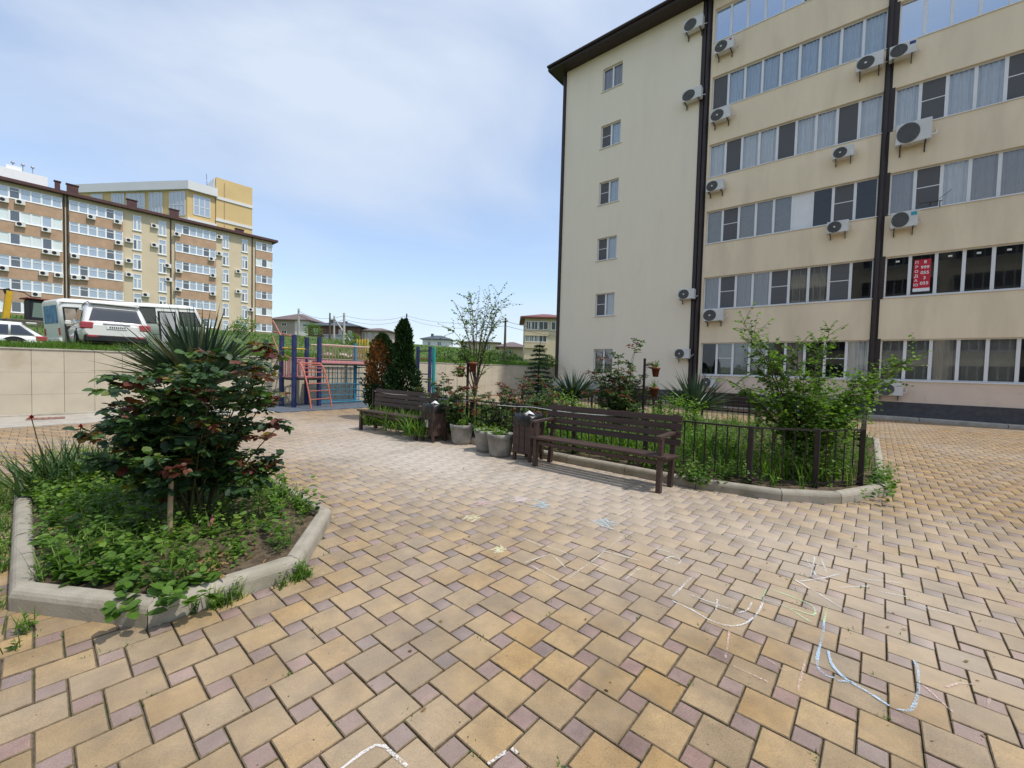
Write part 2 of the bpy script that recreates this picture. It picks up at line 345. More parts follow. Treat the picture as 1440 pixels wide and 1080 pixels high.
def paving():
    A = .2; th = math.radians(89.237); e1 = np.array([math.cos(th), math.sin(th)]); e2 = np.array([math.sin(th), -math.cos(th)])
    u = (.5*e1+e2)*A; v = (e1-.5*e2)*A; o = np.array([-1.59, .9])
    i, j = np.meshgrid(np.arange(-140, 141), np.arange(-140, 141), indexing='ij')
    Q = o+i.reshape(-1, 1)*u+j.reshape(-1, 1)*v
    big = Q+(e1+e2)*A/2; small = Q+(.25*e1+1.25*e2)*A
    ctr = np.concatenate([big, small]); sz = np.concatenate([np.full(len(big), A), np.full(len(small), A/2)])
    ok = (ctr[:, 0] > -15.0) & (ctr[:, 0] < 6.5) & (ctr[:, 1] > -3.2) & (ctr[:, 1] < 19.95)
    # not under the mat of the playground or the concrete apron along the wall
    ok &= ~((ctr[:, 0] < -13.05) & (ctr[:, 1] < 5.0)) & ~((ctr[:, 0] < -12.85) & (ctr[:, 1] > 4.8) & (ctr[:, 1] < 13.1))
    ctr, sz = ctr[ok], sz[ok]
    b1, b2 = inset(BED1, .05), inset(BED2, .05)
    ok = np.array([not (inside(p, b1) or inside(p, b2)) for p in ctr]); ctr, sz = ctr[ok], sz[ok]
    n = len(ctr); bigm = sz > .15
    pal_b = np.array([(.385,.268,.132),(.375,.266,.138),(.36,.262,.148),(.40,.266,.118),(.335,.25,.15)]); wb = [.3, .3, .18, .12, .1]
    pal_s = np.array([(.295,.205,.18),(.28,.20,.18),(.31,.203,.175),(.25,.188,.172),(.29,.195,.168)]); ws = [.3, .25, .2, .15, .1]
    col = np.where(bigm[:, None], pal_b[NR.choice(5, n, p=wb)], pal_s[NR.choice(5, n, p=ws)])*NR.uniform(.9, 1.12, (n, 1))
    dz = NR.uniform(-.0018, .0018, n); tx = NR.normal(0, .006, n); ty = NR.normal(0, .006, n); rz = NR.normal(0, .008, n)
    # projected size in the camera
    P3 = np.concatenate([ctr, np.zeros((n, 1))], 1)-np.array(CP); dep = P3@np.array(CF); px = CAM_F*(P3@np.array(CR))/dep; py = CAM_F*(P3@np.array(CU))/dep
    vis = (dep > .3) & (np.abs(px) < 735) & (np.abs(py) < 560); area = np.where(vis, sz**2*CAM_H/np.maximum(dep, .3)**3, 0)
    near = np.argsort(-area)[:300]; isn = np.zeros(n, bool); isn[near] = True
    H1, G, BV = .016, .0055, .004
    def shape(S):
        h = S/2-G/2; V = []
        for (r, z) in ((h, -H1), (h, -BV*.8), (h-BV, 0)):
            V += [(-r,-r,z),(r,-r,z),(r,r,z),(-r,r,z)]
        return np.array(V)
    FC = [(8,9,10,11)]+[(a+k, a+(k+1) % 4, a+4+(k+1) % 4, a+4+k) for a in (0, 4) for k in range(4)]
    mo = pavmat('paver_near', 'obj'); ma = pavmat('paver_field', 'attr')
    me = {}
    for S in (A, A/2):
        for k in range(3):
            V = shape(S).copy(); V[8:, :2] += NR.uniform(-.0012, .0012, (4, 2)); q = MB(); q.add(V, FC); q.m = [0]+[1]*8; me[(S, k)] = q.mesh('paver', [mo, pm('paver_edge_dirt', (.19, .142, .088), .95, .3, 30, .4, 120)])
    a0 = th-math.pi/2
    global JOINTS
    jb = [k for k in np.where(bigm & vis & (dep < 6))[0]]; JOINTS = []
    for k in RS.sample(jb, 230): s_ = RS.choice((-1, 1)); JOINTS.append(tuple(ctr[k]+(e1*s_*.1+e2*RS.uniform(-.1, .1) if RS.random() < .5 else e2*s_*.1+e1*RS.uniform(-.1, .1))))
    for k in near:
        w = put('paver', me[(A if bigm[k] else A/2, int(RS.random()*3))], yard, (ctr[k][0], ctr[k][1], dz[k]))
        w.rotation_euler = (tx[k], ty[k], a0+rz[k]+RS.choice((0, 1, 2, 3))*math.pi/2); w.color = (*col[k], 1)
    fi = np.where(~isn)[0]
    F = Fol(); cols = []
    for S in (A, A/2):
        ii = fi[np.abs(sz[fi]-S) < 1e-3]; T = shape(S); Nn = len(ii)
        c, s = np.cos(a0+rz[ii]), np.sin(a0+rz[ii])
        X = T[None, :, 0]*c[:, None]-T[None, :, 1]*s[:, None]; Y = T[None, :, 0]*s[:, None]+T[None, :, 1]*c[:, None]
        Z = T[None, :, 2]+dz[ii][:, None]+X*ty[ii][:, None]+Y*tx[ii][:, None]
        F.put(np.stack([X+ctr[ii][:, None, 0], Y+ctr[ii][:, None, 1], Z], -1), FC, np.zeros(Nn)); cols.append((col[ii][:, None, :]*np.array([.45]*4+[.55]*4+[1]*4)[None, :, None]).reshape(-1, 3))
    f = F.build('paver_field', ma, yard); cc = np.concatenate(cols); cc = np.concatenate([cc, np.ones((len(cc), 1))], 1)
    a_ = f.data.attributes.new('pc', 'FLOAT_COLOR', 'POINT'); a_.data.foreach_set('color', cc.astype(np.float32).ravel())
paving()

# concrete apron along the retaining wall, rubber mat of the playground, apron of the block of flats
b = MB(); b.bbox(-15.22, -13.08, -14, 4.75, -.05, .018, .01); struct(b.build('concrete_path', concrete))
mat_rub = pm('rubber_mat', (.10, .12, .15), .9, .15, 8, .4, 200)
b = MB(); b.bbox(-15.2, -12.9, 4.8, 13.1, -.05, .03, .015); struct(b.build('rubber_mat', mat_rub))
b = MB()
for k in range(11): b.bbox(-14.6+k*2.0, -12.61+k*2.0, 19.98, 20.44, -.05, .11, .015)
struct(b.build('building_apron', concrete))
rust = pm('rust_metal', (.25, .14, .11), .8, .3, 20, .3, 60)
b = MB(); b.bbox(-.3, .3, -.16, .16, 0, .02, .005)
for k in range(6): b.box(-.27+k*.1, -.23+k*.1, -.13, .13, .02, .028)
tag(b.build('drain_cover', rust, None, (-14.3, .33, .018), math.radians(86)), 'rusty red drain cover lying on the concrete beside the tiled wall', 'drain cover')

# ---------------------------------------------------------------- kerbed beds
def kerb_bed(poly, name, label, z=.125, wd=.115, stone=1.0):
    root = empty(name, label, 'kerb', (poly[0][0], poly[0][1], 0)); ox, oy = poly[0]
    inn = inset(poly, wd); n = len(poly)
    for i in range(n):
        a, b_ = Vector(poly[i]), Vector(poly[(i+1) % n]); c, d = Vector(inn[i]), Vector(inn[(i+1) % n]); ln = (b_-a).length; k = max(1, round(ln/stone))
        for q in range(k):
            t0, t1 = q/k+.004/ln, (q+1)/k-.004/ln; zz = z+RS.uniform(-.006, .006)
            P = [a.lerp(b_, t0), a.lerp(b_, t1), c.lerp(d, t1), c.lerp(d, t0)]; m_ = sum(P, Vector((0, 0)))/4
            outn = (P[0]+P[1])/2-(P[2]+P[3])/2; outn.normalize(); al = (P[1]-P[0]).normalized()
            rings = [(0, 0, -.05), (0, 0, zz-.05), (.006, .001, zz-.03), (.016, .002, zz-.014), (.03, .003, zz-.004), (.046, .004, zz)]
            vs = []
            for (ro, re, h) in rings:
                for kk, p in enumerate(P):
                    p2 = p-outn*ro*(1 if kk < 2 else -.6)+al*re*(1 if kk in (0, 3) else -1); vs.append((p2.x-ox, p2.y-oy, h))
            fs = [(20,21,22,23)]+[(r*4+e, r*4+(e+1) % 4, r*4+4+(e+1) % 4, r*4+4+e) for r in range(5) for e in range(4)]
            if (b_-a).cross(c-a) < 0: fs = [f[::-1] for f in fs]
            mb = MB(); mb.add(vs, fs); mb.build('kerb_stone', kerb_m, root)
    s = MB(); nn = 0
    # lumpy soil as a fan of rings
    cx = sum(p[0] for p in inn)/n; cy = sum(p[1] for p in inn)/n; seg = []
    for i in range(n):
        a, b_ = Vector(inn[i]), Vector(inn[(i+1) % n]); k = max(2, int((b_-a).length/.15))
        seg += [a.lerp(b_, q/k) for q in range(k)]
    K = 14; m_ = len(seg)
    for r in range(K+1):
        for p in seg:
            q = p.lerp(Vector((cx, cy)), r/K); h = .085+.05*min(1, r/3)+RS.uniform(-.015, .02); s.v.append((q.x, q.y, h))
    for r in range(K):
        for e in range(m_): s.f.append((r*m_+e, r*m_+(e+1) % m_, (r+1)*m_+(e+1) % m_, (r+1)*m_+e)); s.m.append(0); s.sm.append(True)
    return root, s
k1, s1 = kerb_bed(BED1, 'flower_bed_kerb', 'low concrete kerb around the small bed with the big rose bush')
struct(s1.build('bed_soil', soil_m))
k2, s2 = kerb_bed(BED2, 'flower_bed_kerb', 'low concrete kerb around the large fenced garden behind the benches')
struct(s2.build('bed_soil', soil_m))

# ---------------------------------------------------------------- retaining wall
wall_m = pm('wall_panel', (.50, .445, .345), .55, .06, 2.5, .05, 30, spec=.4, dirt=(.36, .29, .19), dscale=1.1, dlo=.55, dhi=.85, objvar=.03)
wall_b = pm('wall_body', (.22, .2, .16), .9)
def retaining_wall():
    root = empty('retaining_wall', 'long beige tiled retaining wall holding back the grassy bank', 'wall', (-15.3, 3, 0))
    b = MB(); b.box(-.2, .075, -20, 40, -.06, 1.585); b.build('wall_core', wall_b, root)
    H = [(.02, .53), (.533, 1.063), (1.066, 1.60)]; Wd = .535
    ms = []
    for (a, c) in H:
        q = MB(); q.bbox(0, .025, .0025, Wd-.0025, a, c, .003); ms.append(q.mesh('panel', wall_m))
    for k in range(94):
        for r in range(3):
            p = put('panel', ms[r], root, (.075+RS.uniform(0, .003), -16.78+k*Wd, 0))
    for k in range(26):
        q = MB(); q.bbox(-.22, .125, -20+k*2.3+.004, -17.7+k*2.3-.004, 1.603, 1.64, .008); q.build('coping', concrete, root)
    q = MB()
    q.bbox(.1, .16, -20, 1.9, -.02, .06, .01); q.build('skirting', concrete, root)
retaining_wall()
# ---------------------------------------------------------------- block of flats on the right
WY = 20.45
plaster = pm('cream_plaster', (.84, .705, .50), .85, .05, 1.2, .12, 150, dirt=(.66, .545, .38), dscale=.9, dlo=.46, dhi=.8, stretch=(1, 1, .22))
plaster2 = pm('pale_plaster', (.86, .765, .60), .85, .05, 1.0, .12, 150, dirt=(.77, .685, .54), dscale=1.0, dlo=.46, dhi=.8, stretch=(1, 1, .2))
pinkp = pm('pink_plaster', (.74, .59, .47), .85, .05, 2, .12, 150, dirt=(.48, .40, .33), dscale=1.5)
plinth_m = pm('plinth_grey', (.075, .075, .08), .8, .2, 8, .3, 80)
brown = pm('dark_brown_metal', (.035, .024, .022), .5, .15, 5, spec=.4)
pvc = pm('white_pvc', (.78, .78, .77), .4, .03, 3, spec=.4)
glass = glassm('window_glass', (.03, .035, .04), .09, .96)
glass_dark = glassm('dark_glass', (.012, .013, .014), .02, .5)
glass_sky = glassm('mirror_film_glass', (.10, .2, .32), .5, .1, .05)
screen_m = pm('insect_screen', (.12, .12, .125), .8, .1, 60)
curt_w = pm('white_curtain', (.90, .90, .90), .9, .04, 3)
curt_b = pm('bluish_curtain', (.74, .82, .90), .9, .04, 3)
curt_g = pm('grey_drape', (.50, .46, .43), .9, .05, 3)
blind_m = pm('grey_blind', (.40, .395, .37), .8, .08, 4)
room_m = pm('dim_room', (.16, .14, .12), .9, .2, 1)
panel_w = pm('white_panel', (.8, .8, .79), .5, .03, 3)
PW = .66; WH = 1.47
def grid_wall(b, xs, zs, holes, y, depth, m=0, mr=0):
    """wall face at y with rectangular openings and their reveals"""
    xs = sorted(set(xs+[h[0] for h in holes]+[h[1] for h in holes])); zs = sorted(set(zs+[h[2] for h in holes]+[h[3] for h in holes]))
    for i in range(len(xs)-1):
        for j in range(len(zs)-1):
            cx, cz = (xs[i]+xs[i+1])/2, (zs[j]+zs[j+1])/2
            if any(h[0] < cx < h[1] and h[2] < cz < h[3] for h in holes): continue
            b.poly([(xs[i],y,zs[j]),(xs[i+1],y,zs[j]),(xs[i+1],y,zs[j+1]),(xs[i],y,zs[j+1])], m)
    for (a, c, d, e) in holes:
        y2 = y+depth
        b.poly([(a,y,d),(a,y2,d),(c,y2,d),(c,y,d)][::-1], mr); b.poly([(a,y,e),(a,y2,e),(c,y2,e),(c,y,e)], mr)
        b.poly([(a,y,d),(a,y,e),(a,y2,e),(a,y2,d)][::-1], mr); b.poly([(c,y,d),(c,y,e),(c,y2,e),(c,y2,d)], mr)
_fm = {}
def sash(w, h, bar=0, fr=.045):
    key = (round(w, 3), round(h, 3), bar)
    if key not in _fm:
        b = MB(); d = .07
        b.box(0, fr, 0, d, 0, h); b.box(w-fr, w, 0, d, 0, h); b.box(fr, w-fr, 0, d, 0, fr*1.1); b.box(fr, w-fr, 0, d, h-fr, h)
        if bar: b.box(fr, w-fr, .008, .03, h*.52, h*.52+.028)
        g_ = MB(); g_.poly([(fr,.035,fr),(w-fr,.035,fr),(w-fr,.035,h-fr),(fr,.035,h-fr)])
        _fm[key] = (b.mesh('window', pvc), g_)
    return _fm[key]
_cm = {}
def curtain(w, h, kind):
    key = (round(w, 3), round(h, 3), kind)
    if key in _cm: return _cm[key]
    b = MB()
    if kind in 'wbg':
        n = 40
        for k in range(n+1):
            x = .02+(w-.04)*k/n; y = .12+.034*math.sin(k*.85+len(_cm)*1.7+.5*math.sin(k*.3))+.012*math.sin(k*.37)
            b.v += [(x, y, .02), (x+.004*math.sin(k), y*.9+.02, h-.03)]
        for k in range(n): b.f.append((2*k, 2*k+2, 2*k+3, 2*k+1)); b.m.append(0); b.sm.append(True)
        me = b.mesh('curtain', {'w': curt_w, 'b': curt_b, 'g': curt_g}[kind])
    elif kind == 'l':
        for k in range(26):
            z = .04+(h-.08)*k/26; b.poly([(.04,.13,z),(w-.04,.13,z),(w-.04,.155,z+h/26*.93),(.04,.155,z+h/26*.93)])
        me = b.mesh('blind', blind_m)
    elif kind == 's':
        b.poly([(.045,.012,.045),(w-.045,.012,.045),(w-.045,.012,h-.045),(.045,.012,h-.045)]); me = b.mesh('insect_screen', screen_m)
    elif kind == 'p':
        b.box(.045, w-.045, .02, .03, .045, h-.045); me = b.mesh('filler_panel', panel_w)
    _cm[key] = me; return me
_gm = {}
def window(root, x, z, w, h, kind, y=None):
    """kind: letters w b g curtain, l blind, s screen, p white panel, d dark, m mirror film, + crossbar"""
    bar = 1 if '+' in kind else 0; k = kind[0]
    fm, gq = sash(w, h, bar)
    o = put('window', fm, root, (x, (WY+.11) if y is None else y, z))
    gk = (round(w, 3), round(h, 3), 'm' if k == 'm' else 'd' if k in 'd' else 'c')
    if gk not in _gm: _gm[gk] = gq.mesh('pane', {'m': glass_sky, 'd': glass_dark, 'c': glass}[gk[2]])
    put('pane', _gm[gk], o)
    if k in 'wbglsp': put('blind' if k == 'l' else 'insect_screen' if k == 's' else 'filler_panel' if k == 'p' else 'curtain', curtain(w, h, k), o)
    return o
def flats():
    root = empty('apartment_building', 'six storey cream block of flats with long rows of white windows', 'building', (-4, 24, 0)); off = (4, -24, 0)
    def bld(b, n, m): return b.build(n, m, root, off)
    AX0, BX0, FL, SZ = -5.97, .29, 6, 1.40
    bandA = [(AX0, AX0+9*PW, SZ+3*k, SZ+3*k+WH) for k in range(FL)]; bandB = [(BX0, BX0+9*PW, SZ+3*k, SZ+3*k+WH) for k in range(FL)]
    ZT = 18.5
    b = MB(); gw = [(-11.58, -10.44, 1.45+3*k, 2.65+3*k) for k in range(6)]
    grid_wall(b, [-13.92, -6.5], [.62, ZT], gw, WY, .2); bld(b, 'blank_wall', plaster2)
    for nm, x0, x1, bd in (('balcony_wall', -6.06, -.04, bandA), ('balcony_wall', .20, 6.32, bandB)):
        b = MB(); grid_wall(b, [x0, x1], [1.33, ZT], bd, WY, .25); bld(b, nm, plaster)
        b = MB(); grid_wall(b, [x0, x1], [.62, 1.33], [], WY+.004, .1); bld(b, 'ground_floor_wall', pinkp)
    b = MB(); b.box(-14.05, 6.9, WY-.03, WY+.15, 0, .62); b.box(-14.05, -13.85, WY+.15, 34, 0, .62); bld(b, 'plinth', plinth_m)
    # body: end walls, back, slabs
    b = MB(); b.box(-13.92, -13.9, WY, 34, .6, ZT); b.box(6.85, 6.87, WY, 34, .6, ZT); b.box(-13.92, 6.87, 34, 34.1, 0, ZT); bld(b, 'end_wall', plaster2)
    b = MB()
    for k in range(7): b.box(-13.85, 6.8, WY+.24, 33.9, 3*k+.02, 3*k+.28)
    for k in range(6): b.box(-13.8, 6.8, WY+2.3, WY+2.35, 3*k+.28, 3*k+3)
    bld(b, 'floor_slab', room_m)
    # dark brown downpipes and recessed panels
    b = MB(); b.box(-6.5, -6.06, WY+.02, WY+.3, .6, ZT); bld(b, 'joint_panel', brown)
    b = MB(); b.tube([(-6.2, WY-.05, .1), (-6.2, WY-.05, 18.4)], .075, 12); bld(b, 'downpipe', brown)
    b = MB(); b.box(-6.44, -6.32, WY-.06, WY+.02, .3, 18.4); bld(b, 'cable_duct', brown)
    b = MB(); b.box(-.04, .20, WY+.03, WY+.3, .6, ZT); bld(b, 'joint_panel', brown)
    b = MB(); b.tube([(.06, WY-.05, .1), (.06, WY-.05, 18.4)], .065, 12); bld(b, 'downpipe', brown)
    for k in range(6):
        z0 = SZ+3*k; b = MB(); b.box(-.041, .285, WY-.01, WY+.02, z0-.05, z0+WH+.03); bld(b, 'recess_panel', brown)
    b = MB(); b.tube([(-14.0, WY-.04, .62), (-14.0, WY-.04, 18.4)], .09, 12); b.box(-14.06, -13.9, WY, WY+.2, .62, ZT); bld(b, 'downpipe', brown)
    # eaves and roof
    b = MB(); b.box(-14.65, 7.5, WY-.75, 34.7, 18.5, 18.56); bld(b, 'soffit', brown)
    b = MB(); b.box(-14.68, 7.5, WY-.79, WY-.74, 18.47, 18.72); b.box(-14.70, -14.65, WY-.74, 34.7, 18.47, 18.72); bld(b, 'fascia', brown)
    b = MB(); b.tube([(-14.68, WY-.85, 18.66), (7.5, WY-.85, 18.66)], .07, 8); bld(b, 'gutter', brown)
    b = MB(); b.add([(-14.6,WY-.7,18.7),(7.5,WY-.7,18.7),(7.5,34.6,18.7),(-14.6,34.6,18.7),(-8,27.2,21.2),(1,27.2,21.2)], [(0,1,5,4),(1,2,5),(2,3,4,5),(3,0,4)]); bld(b, 'roof', brown)
    # windows
    A = ['mmmmmdddd', ['s', 'b', 'b', 'b', 'b', 'b', 'b', 'b', 'b'], ['w', 's', 'w', 'w', 's', 'w', 'w', 's', 'w'], ['l', 's+', 'l', 'l', 'l', 'p', 'd', 's+', 'd'],
         ['g', 's+', 'g', 'g', 's+', 'g', 'g', 's+', 'd'], ['d', 'l+', 'l', 'g+', 'd', 'g', 'd', 'd+', 'w']][::-1]
    B = ['mmmmmmmmm', 'mmmmmmmmm', ['w', 's+', 'w', 'w', 's+', 'w', 'w', 's+', 'w'], ['g', 's+', 'w', 'g', 'g', 'g', 's+', 'g', 'g'], ['d']*9, ['l', 'l', 'g', 'l', 'l', 'd', 'l', 'g', 'l']][::-1]
    for k in range(FL):
        for (x0, tab) in ((AX0, A), (BX0, B)):
            for i in range(9):
                o = window(root, x0+i*PW, SZ+3*k, PW, WH, tab[k][i]); o.location = Vector(o.location)+Vector(off)
                if tab is B and k == 1 and i != 1:
                    q = MB(); q.box(PW/2-.05, PW/2+.05, .026, .03, WH-.21, WH-.15); q.build('sticker', pvc, o)
            s = MB(); s.bbox(x0-.02, x0+9*PW+.02, WY-.035, WY+.115, SZ+3*k-.035, SZ+3*k, .006); bld(s, 'sill', pvc)
    for k, (ka, kb) in enumerate([('g', 'g'), ('s+', 'w'), ('s+', 'b'), ('s+', 'b'), ('s+', 'b'), ('g', 'g')]):
        for i, kk in enumerate((ka, kb)):
            o = window(root, -11.58+i*.57, 1.45+3*k, .57, 1.2, kk); o.location = Vector(o.location)+Vector(off)
        s = MB(); s.bbox(-11.66, -10.36, WY-.06, WY+.11, 1.45+3*k-.04, 1.45+3*k, .006); bld(s, 'sill', pvc)
    return root
flats()
def opposite_block():
    root = empty('apartment_building', 'block of flats across the yard, mirrored in the lower windows', 'building', (6, -19, 0)); O = (-6, 19, 0)
    b = MB(); b.box(-9, 34, -32, -19, 0, 18.4); b.build('wall', plaster, root, O)
    b = MB(); b.box(-9.7, 34.7, -32.7, -18.2, 18.4, 18.7); b.build('roof', brown, root, O)
    for k in range(6):
        for i in range(6):
            x = -8+i*7; b = MB(); b.box(x, x+6, -19, -18.93, 1.4+3*k, 2.87+3*k); w_ = b.build('window', glass_dark, root, O)
            b = MB()
            for j in range(10): b.box(x+j*.66-.03, x+j*.66+.03, -18.93, -18.9, 1.4+3*k, 2.87+3*k)
            b.box(x-.03, x+6, -18.93, -18.88, 1.33+3*k, 1.4+3*k); b.build('frame', pvc, w_)
opposite_block()
# sale notice in a window
def text_mesh(txt, size, font_scale=1.0):
    c = bpy.data.curves.new('t', 'FONT'); c.body = txt; c.size = size; c.align_x = 'CENTER'; c.align_y = 'CENTER'; c.offset = .004*size/.2
    o = bpy.data.objects.new('t', c); COL.objects.link(o); dg = bpy.context.evaluated_depsgraph_get(); me = bpy.data.meshes.new_from_object(o.evaluated_get(dg))
    bpy.data.objects.remove(o, do_unlink=True); return me
def sale_sign():
    root = empty('sale_sign', 'red sale notice with white letters and telephone number in a dark window', 'sign', (1.27, WY+.115, 4.55))
    red = pm('sign_red', (.55, .03, .05), .5, .05, 3); wht = pm('sign_white', (.85, .85, .85), .5, .02, 3)
    b = MB(); b.bbox(-.215, .215, 0, .012, .12, 1.12, .002); b.build('board', red, root)
    b = MB(); b.bbox(-.215, .215, 0, .012, 0, .118, .002); b.build('white_strip', wht, root)
    def t(s, x, z, size):
        me = text_mesh(s, size); me.materials.clear(); me.materials.append(wht); o = put('lettering', me, root, (x, -.003, z)); o.rotation_euler = (math.pi/2, 0, 0)
    for i, ch in enumerate('ПРОДАЮ'): t(ch, -.145, 1.02-i*.158, .125)
    for i, s in enumerate(['8', '999', '055', '3', '055']): t(s, .07, 1.02-i*.185, .145)
sale_sign()

# ---------------------------------------------------------------- air conditioners
ac_m = pm('ac_casing', (.66, .655, .62), .5, .06, 4, dirt=(.45, .40, .32), dscale=3, dlo=.6, dhi=.9)
ac_g = pm('ac_grille', (.24, .24, .235), .6, .1, 10); ac_d = pm('ac_dark', (.085, .088, .085), .6); ac_b = pm('ac_bracket', (.06, .05, .05), .6)
ac_logo_r = pm('logo_red', (.45, .03, .1), .4); ac_logo_b = pm('logo_blue', (.03, .05, .2), .4); ac_logo_t = pm('sticker_teal', (.05, .35, .42), .4)
def ac_parts():
    c = MB(); c.bbox(-.39, .39, -.28, 0, 0, .54, .015); P = {'casing': (c, ac_m)}
    g = MB(); g.lathe([(.0, -.284), (.215, -.284), (.235, -.296), (.25, -.296), (.258, -.28)], 28, (-.115, 0, .27), 0, True, 'y')
    P['fan_surround'] = (g, ac_d)
    r = MB()
    for q in range(7): r.tube([(-.115+(.04+q*.032)*math.cos(t*math.pi/10), -.294, .27+(.04+q*.032)*math.sin(t*math.pi/10)) for t in range(21)], .0035, 4, cap=False)
    for q in range(12): a = q*math.pi/6; r.tube([(-.115+.03*math.cos(a), -.294, .27+.03*math.sin(a)), (-.115+.245*math.cos(a), -.294, .27+.245*math.sin(a))], .003, 4)
    P['grille'] = (r, ac_g)
    h = MB(); h.lathe([(0, -.302), (.035, -.3), (.04, -.29)], 14, (-.115, 0, .27), 0, True, 'y'); P['fan_hub'] = (h, pvc)
    for s_ in (-1, 1):
        k = MB(); k.box(.27*s_-.015, .27*s_+.015, -.3, .08, -.035, 0); k.box(.27*s_-.015, .27*s_+.015, .05, .08, -.22, -.035); P['bracket%d' % s_] = (k, ac_b)
    p = MB(); p.tube([(.39, -.1, .15), (.47, -.08, .14), (.50, .02, .2), (.50, .1, .3)], .016, 6); P['pipe'] = (p, pvc)
    return {k: (v[0].mesh(k.rstrip('-1'), v[1])) for k, v in P.items()}
ACP = ac_parts()
def air_con(x0, x1, z0, z1, label, logo=None, y=None, hub=True):
    s = .984; w = (x1-x0)*s; h = (z1-z0); x = (x0+x1)/2*s; z = 1.456+(z0-1.456)*s
    root = empty('air_conditioner', label, 'air conditioner', (x, WY-.1, z), 0, 'air conditioners on the cream block'); sc = (w/.80, 1, h/.54)
    for k, me in ACP.items():
        if k == 'fan_hub' and not hub: continue
        o = put(k.rstrip('-1'), me, root); o.scale = sc
    if logo:
        b = MB(); mt = {'r': ac_logo_r, 'b': ac_logo_b, 't': ac_logo_t}[logo]
        if logo == 'r': b.lathe([(0, -.284), (.05, -.284), (.052, -.28)], 16, (.27, 0, .42), 0, False, 'y')
        else: b.box(.19, .36, -.284, -.28, .36, .48)
        o = b.build('badge', mt, root); o.scale = sc
acl = 'white air conditioner on the '
for a in [(-7.36,-6.48,17.44,17.97,acl+'blank wall just under the brown eaves',None,False), (-7.31,-6.42,14.22,14.72,acl+'blank wall one storey below the eaves unit',None,False),
          (-7.11,-6.36,4.96,5.42,acl+'blank wall beside the brown pipe at second floor height',None,True), (-7.17,-6.48,2.15,2.6,acl+'blank wall low beside the brown pipe at ground floor',None,True),
          (-5.95,-5.14,15.84,16.32,'white air conditioner with round red badge below mirrored top floor windows','r',True), (-6.0,-5.15,12.84,13.34,'white air conditioner below the blue curtained row beside the left brown pipe',None,True),
          (-6.05,-5.3,9.74,10.2,'white air conditioner beside the left brown pipe, below the white curtained fourth row',None,True), (-5.95,-5.09,3.86,4.38,'white air conditioner beside the left brown pipe, between first and second window rows',None,True),
          (-.88,-.08,12.88,13.36,'white air conditioner below blue curtains, left of the blue badged unit',None,True), (-1.44,-.78,9.84,10.25,'small white air conditioner below the white curtained row near the middle pipe',None,True),
          (-1.5,-.82,7.02,7.46,'small white air conditioner under the row with a white filler panel',None,True), (-5.88,-5.28,.82,1.28,'white air conditioner half hidden by the yucca under the ground floor windows',None,True),
          (.05,.78,12.92,13.36,'white air conditioner with dark blue badge right of the middle pipe','b',False), (.35,1.3,9.78,10.5,'large old white air conditioner with rust streaks right of the middle pipe',None,False),
          (.35,1.08,6.85,7.4,'white air conditioner with teal sticker above the dark windows with the sale notice','t',False), (.24,.97,.84,1.28,'white air conditioner low on the pink wall behind the leafy tree',None,True)]:
    air_con(a[0], a[1], a[2], a[3], a[4], a[5], hub=a[6])
b = MB(); b.tube([(0, 0, 0), (0, -.35, .02)], .015, 6); b.tube([(-.3, -.33, .03), (.28, -.33, .0)], .014, 6); b.tube([(.22, -.33, 0), (.22, -.33, -.2)], .014, 6); b.tube([(.1, -.2, .02), (.5, -.05, .4)], .008, 5)
tag(b.build('aerial_bracket', ac_b, None, (1.35, WY, 7.48)), 'black metal aerial bracket above the air conditioner with teal sticker', 'bracket')
# ---------------------------------------------------------------- benches, bins, planters
wood = pm('dark_stained_wood', (.060, .036, .029), .5, .3, 6, .25, 25, spec=.4, stretch=(.35, 6, 6), dirt=(.12, .085, .07), dscale=2.5, dlo=.6, dhi=.85, objvar=.12)
def bench(loc, rz, label, L_=2.0, arm=(1, 1)):
    root = empty('park_bench', label, 'bench', loc, rz, None)
    def bd(b, n): return b.build(n, wood, root)
    for k in range(4):                                # seat planks, slightly dished
        y = -.03+k*.115; z = .455-.012*k; b = MB(); b.bbox(-.04, L_+.04, y, y+.098, z-.035, z, .006); bd(b, 'seat_slat')
    for k in range(4):
        z = .53+k*.098; y = .425+.13*(z-.45); b = MB()
        b.beam((-.04, y, z+.04), (L_+.04, y, z+.04), .028, .082, (0, .13, 1), ch=.1); bd(b, 'back_slat')
    for i, x in enumerate((.03, L_-.09)):
        b = MB(); top = .66 if arm[i] else .43
        b.beam((x+.03, .02, 0), (x+.03, .035, top), .06, .07, (0, 1, 0), ch=.1); bd(b, 'leg')
        b = MB(); b.beam((x+.03, .40, 0), (x+.03, .455, .46), .06, .07, (0, 1, 0), ch=.1); b.beam((x+.03, .455, .46), (x+.03, .512, .92), .06, .06, (0, 1, 0), ch=.1); bd(b, 'leg')
        b = MB(); b.beam((x+.03, .02, .385), (x+.03, .44, .37), .05, .06); bd(b, 'seat_bearer')
        if arm[i]:
            b = MB(); b.beam((x+.03, -.06, .675), (x+.03, .47, .69), .075, .035, ch=.12); bd(b, 'armrest')
    b = MB(); b.beam((.1, .03, .36), (L_-.1, .03, .36), .03, .05); bd(b, 'rail')
    return root
bench((-3.81, 4.96, 0), 0, 'dark brown slatted bench in front of the fence beside the grey bucket planters')
bench((-8.64, 4.87, 0), math.radians(3), 'dark brown slatted bench beside the blue climbing frame, in front of the conifers', arm=(0, 0))
bench((-2.25, 13.62, 0), math.pi, 'dark brown slatted bench on the far side of the garden facing the block of flats')
bench((-5.15, 13.62, 0), math.pi, 'dark brown slatted bench behind the garden roses near the blank wall')
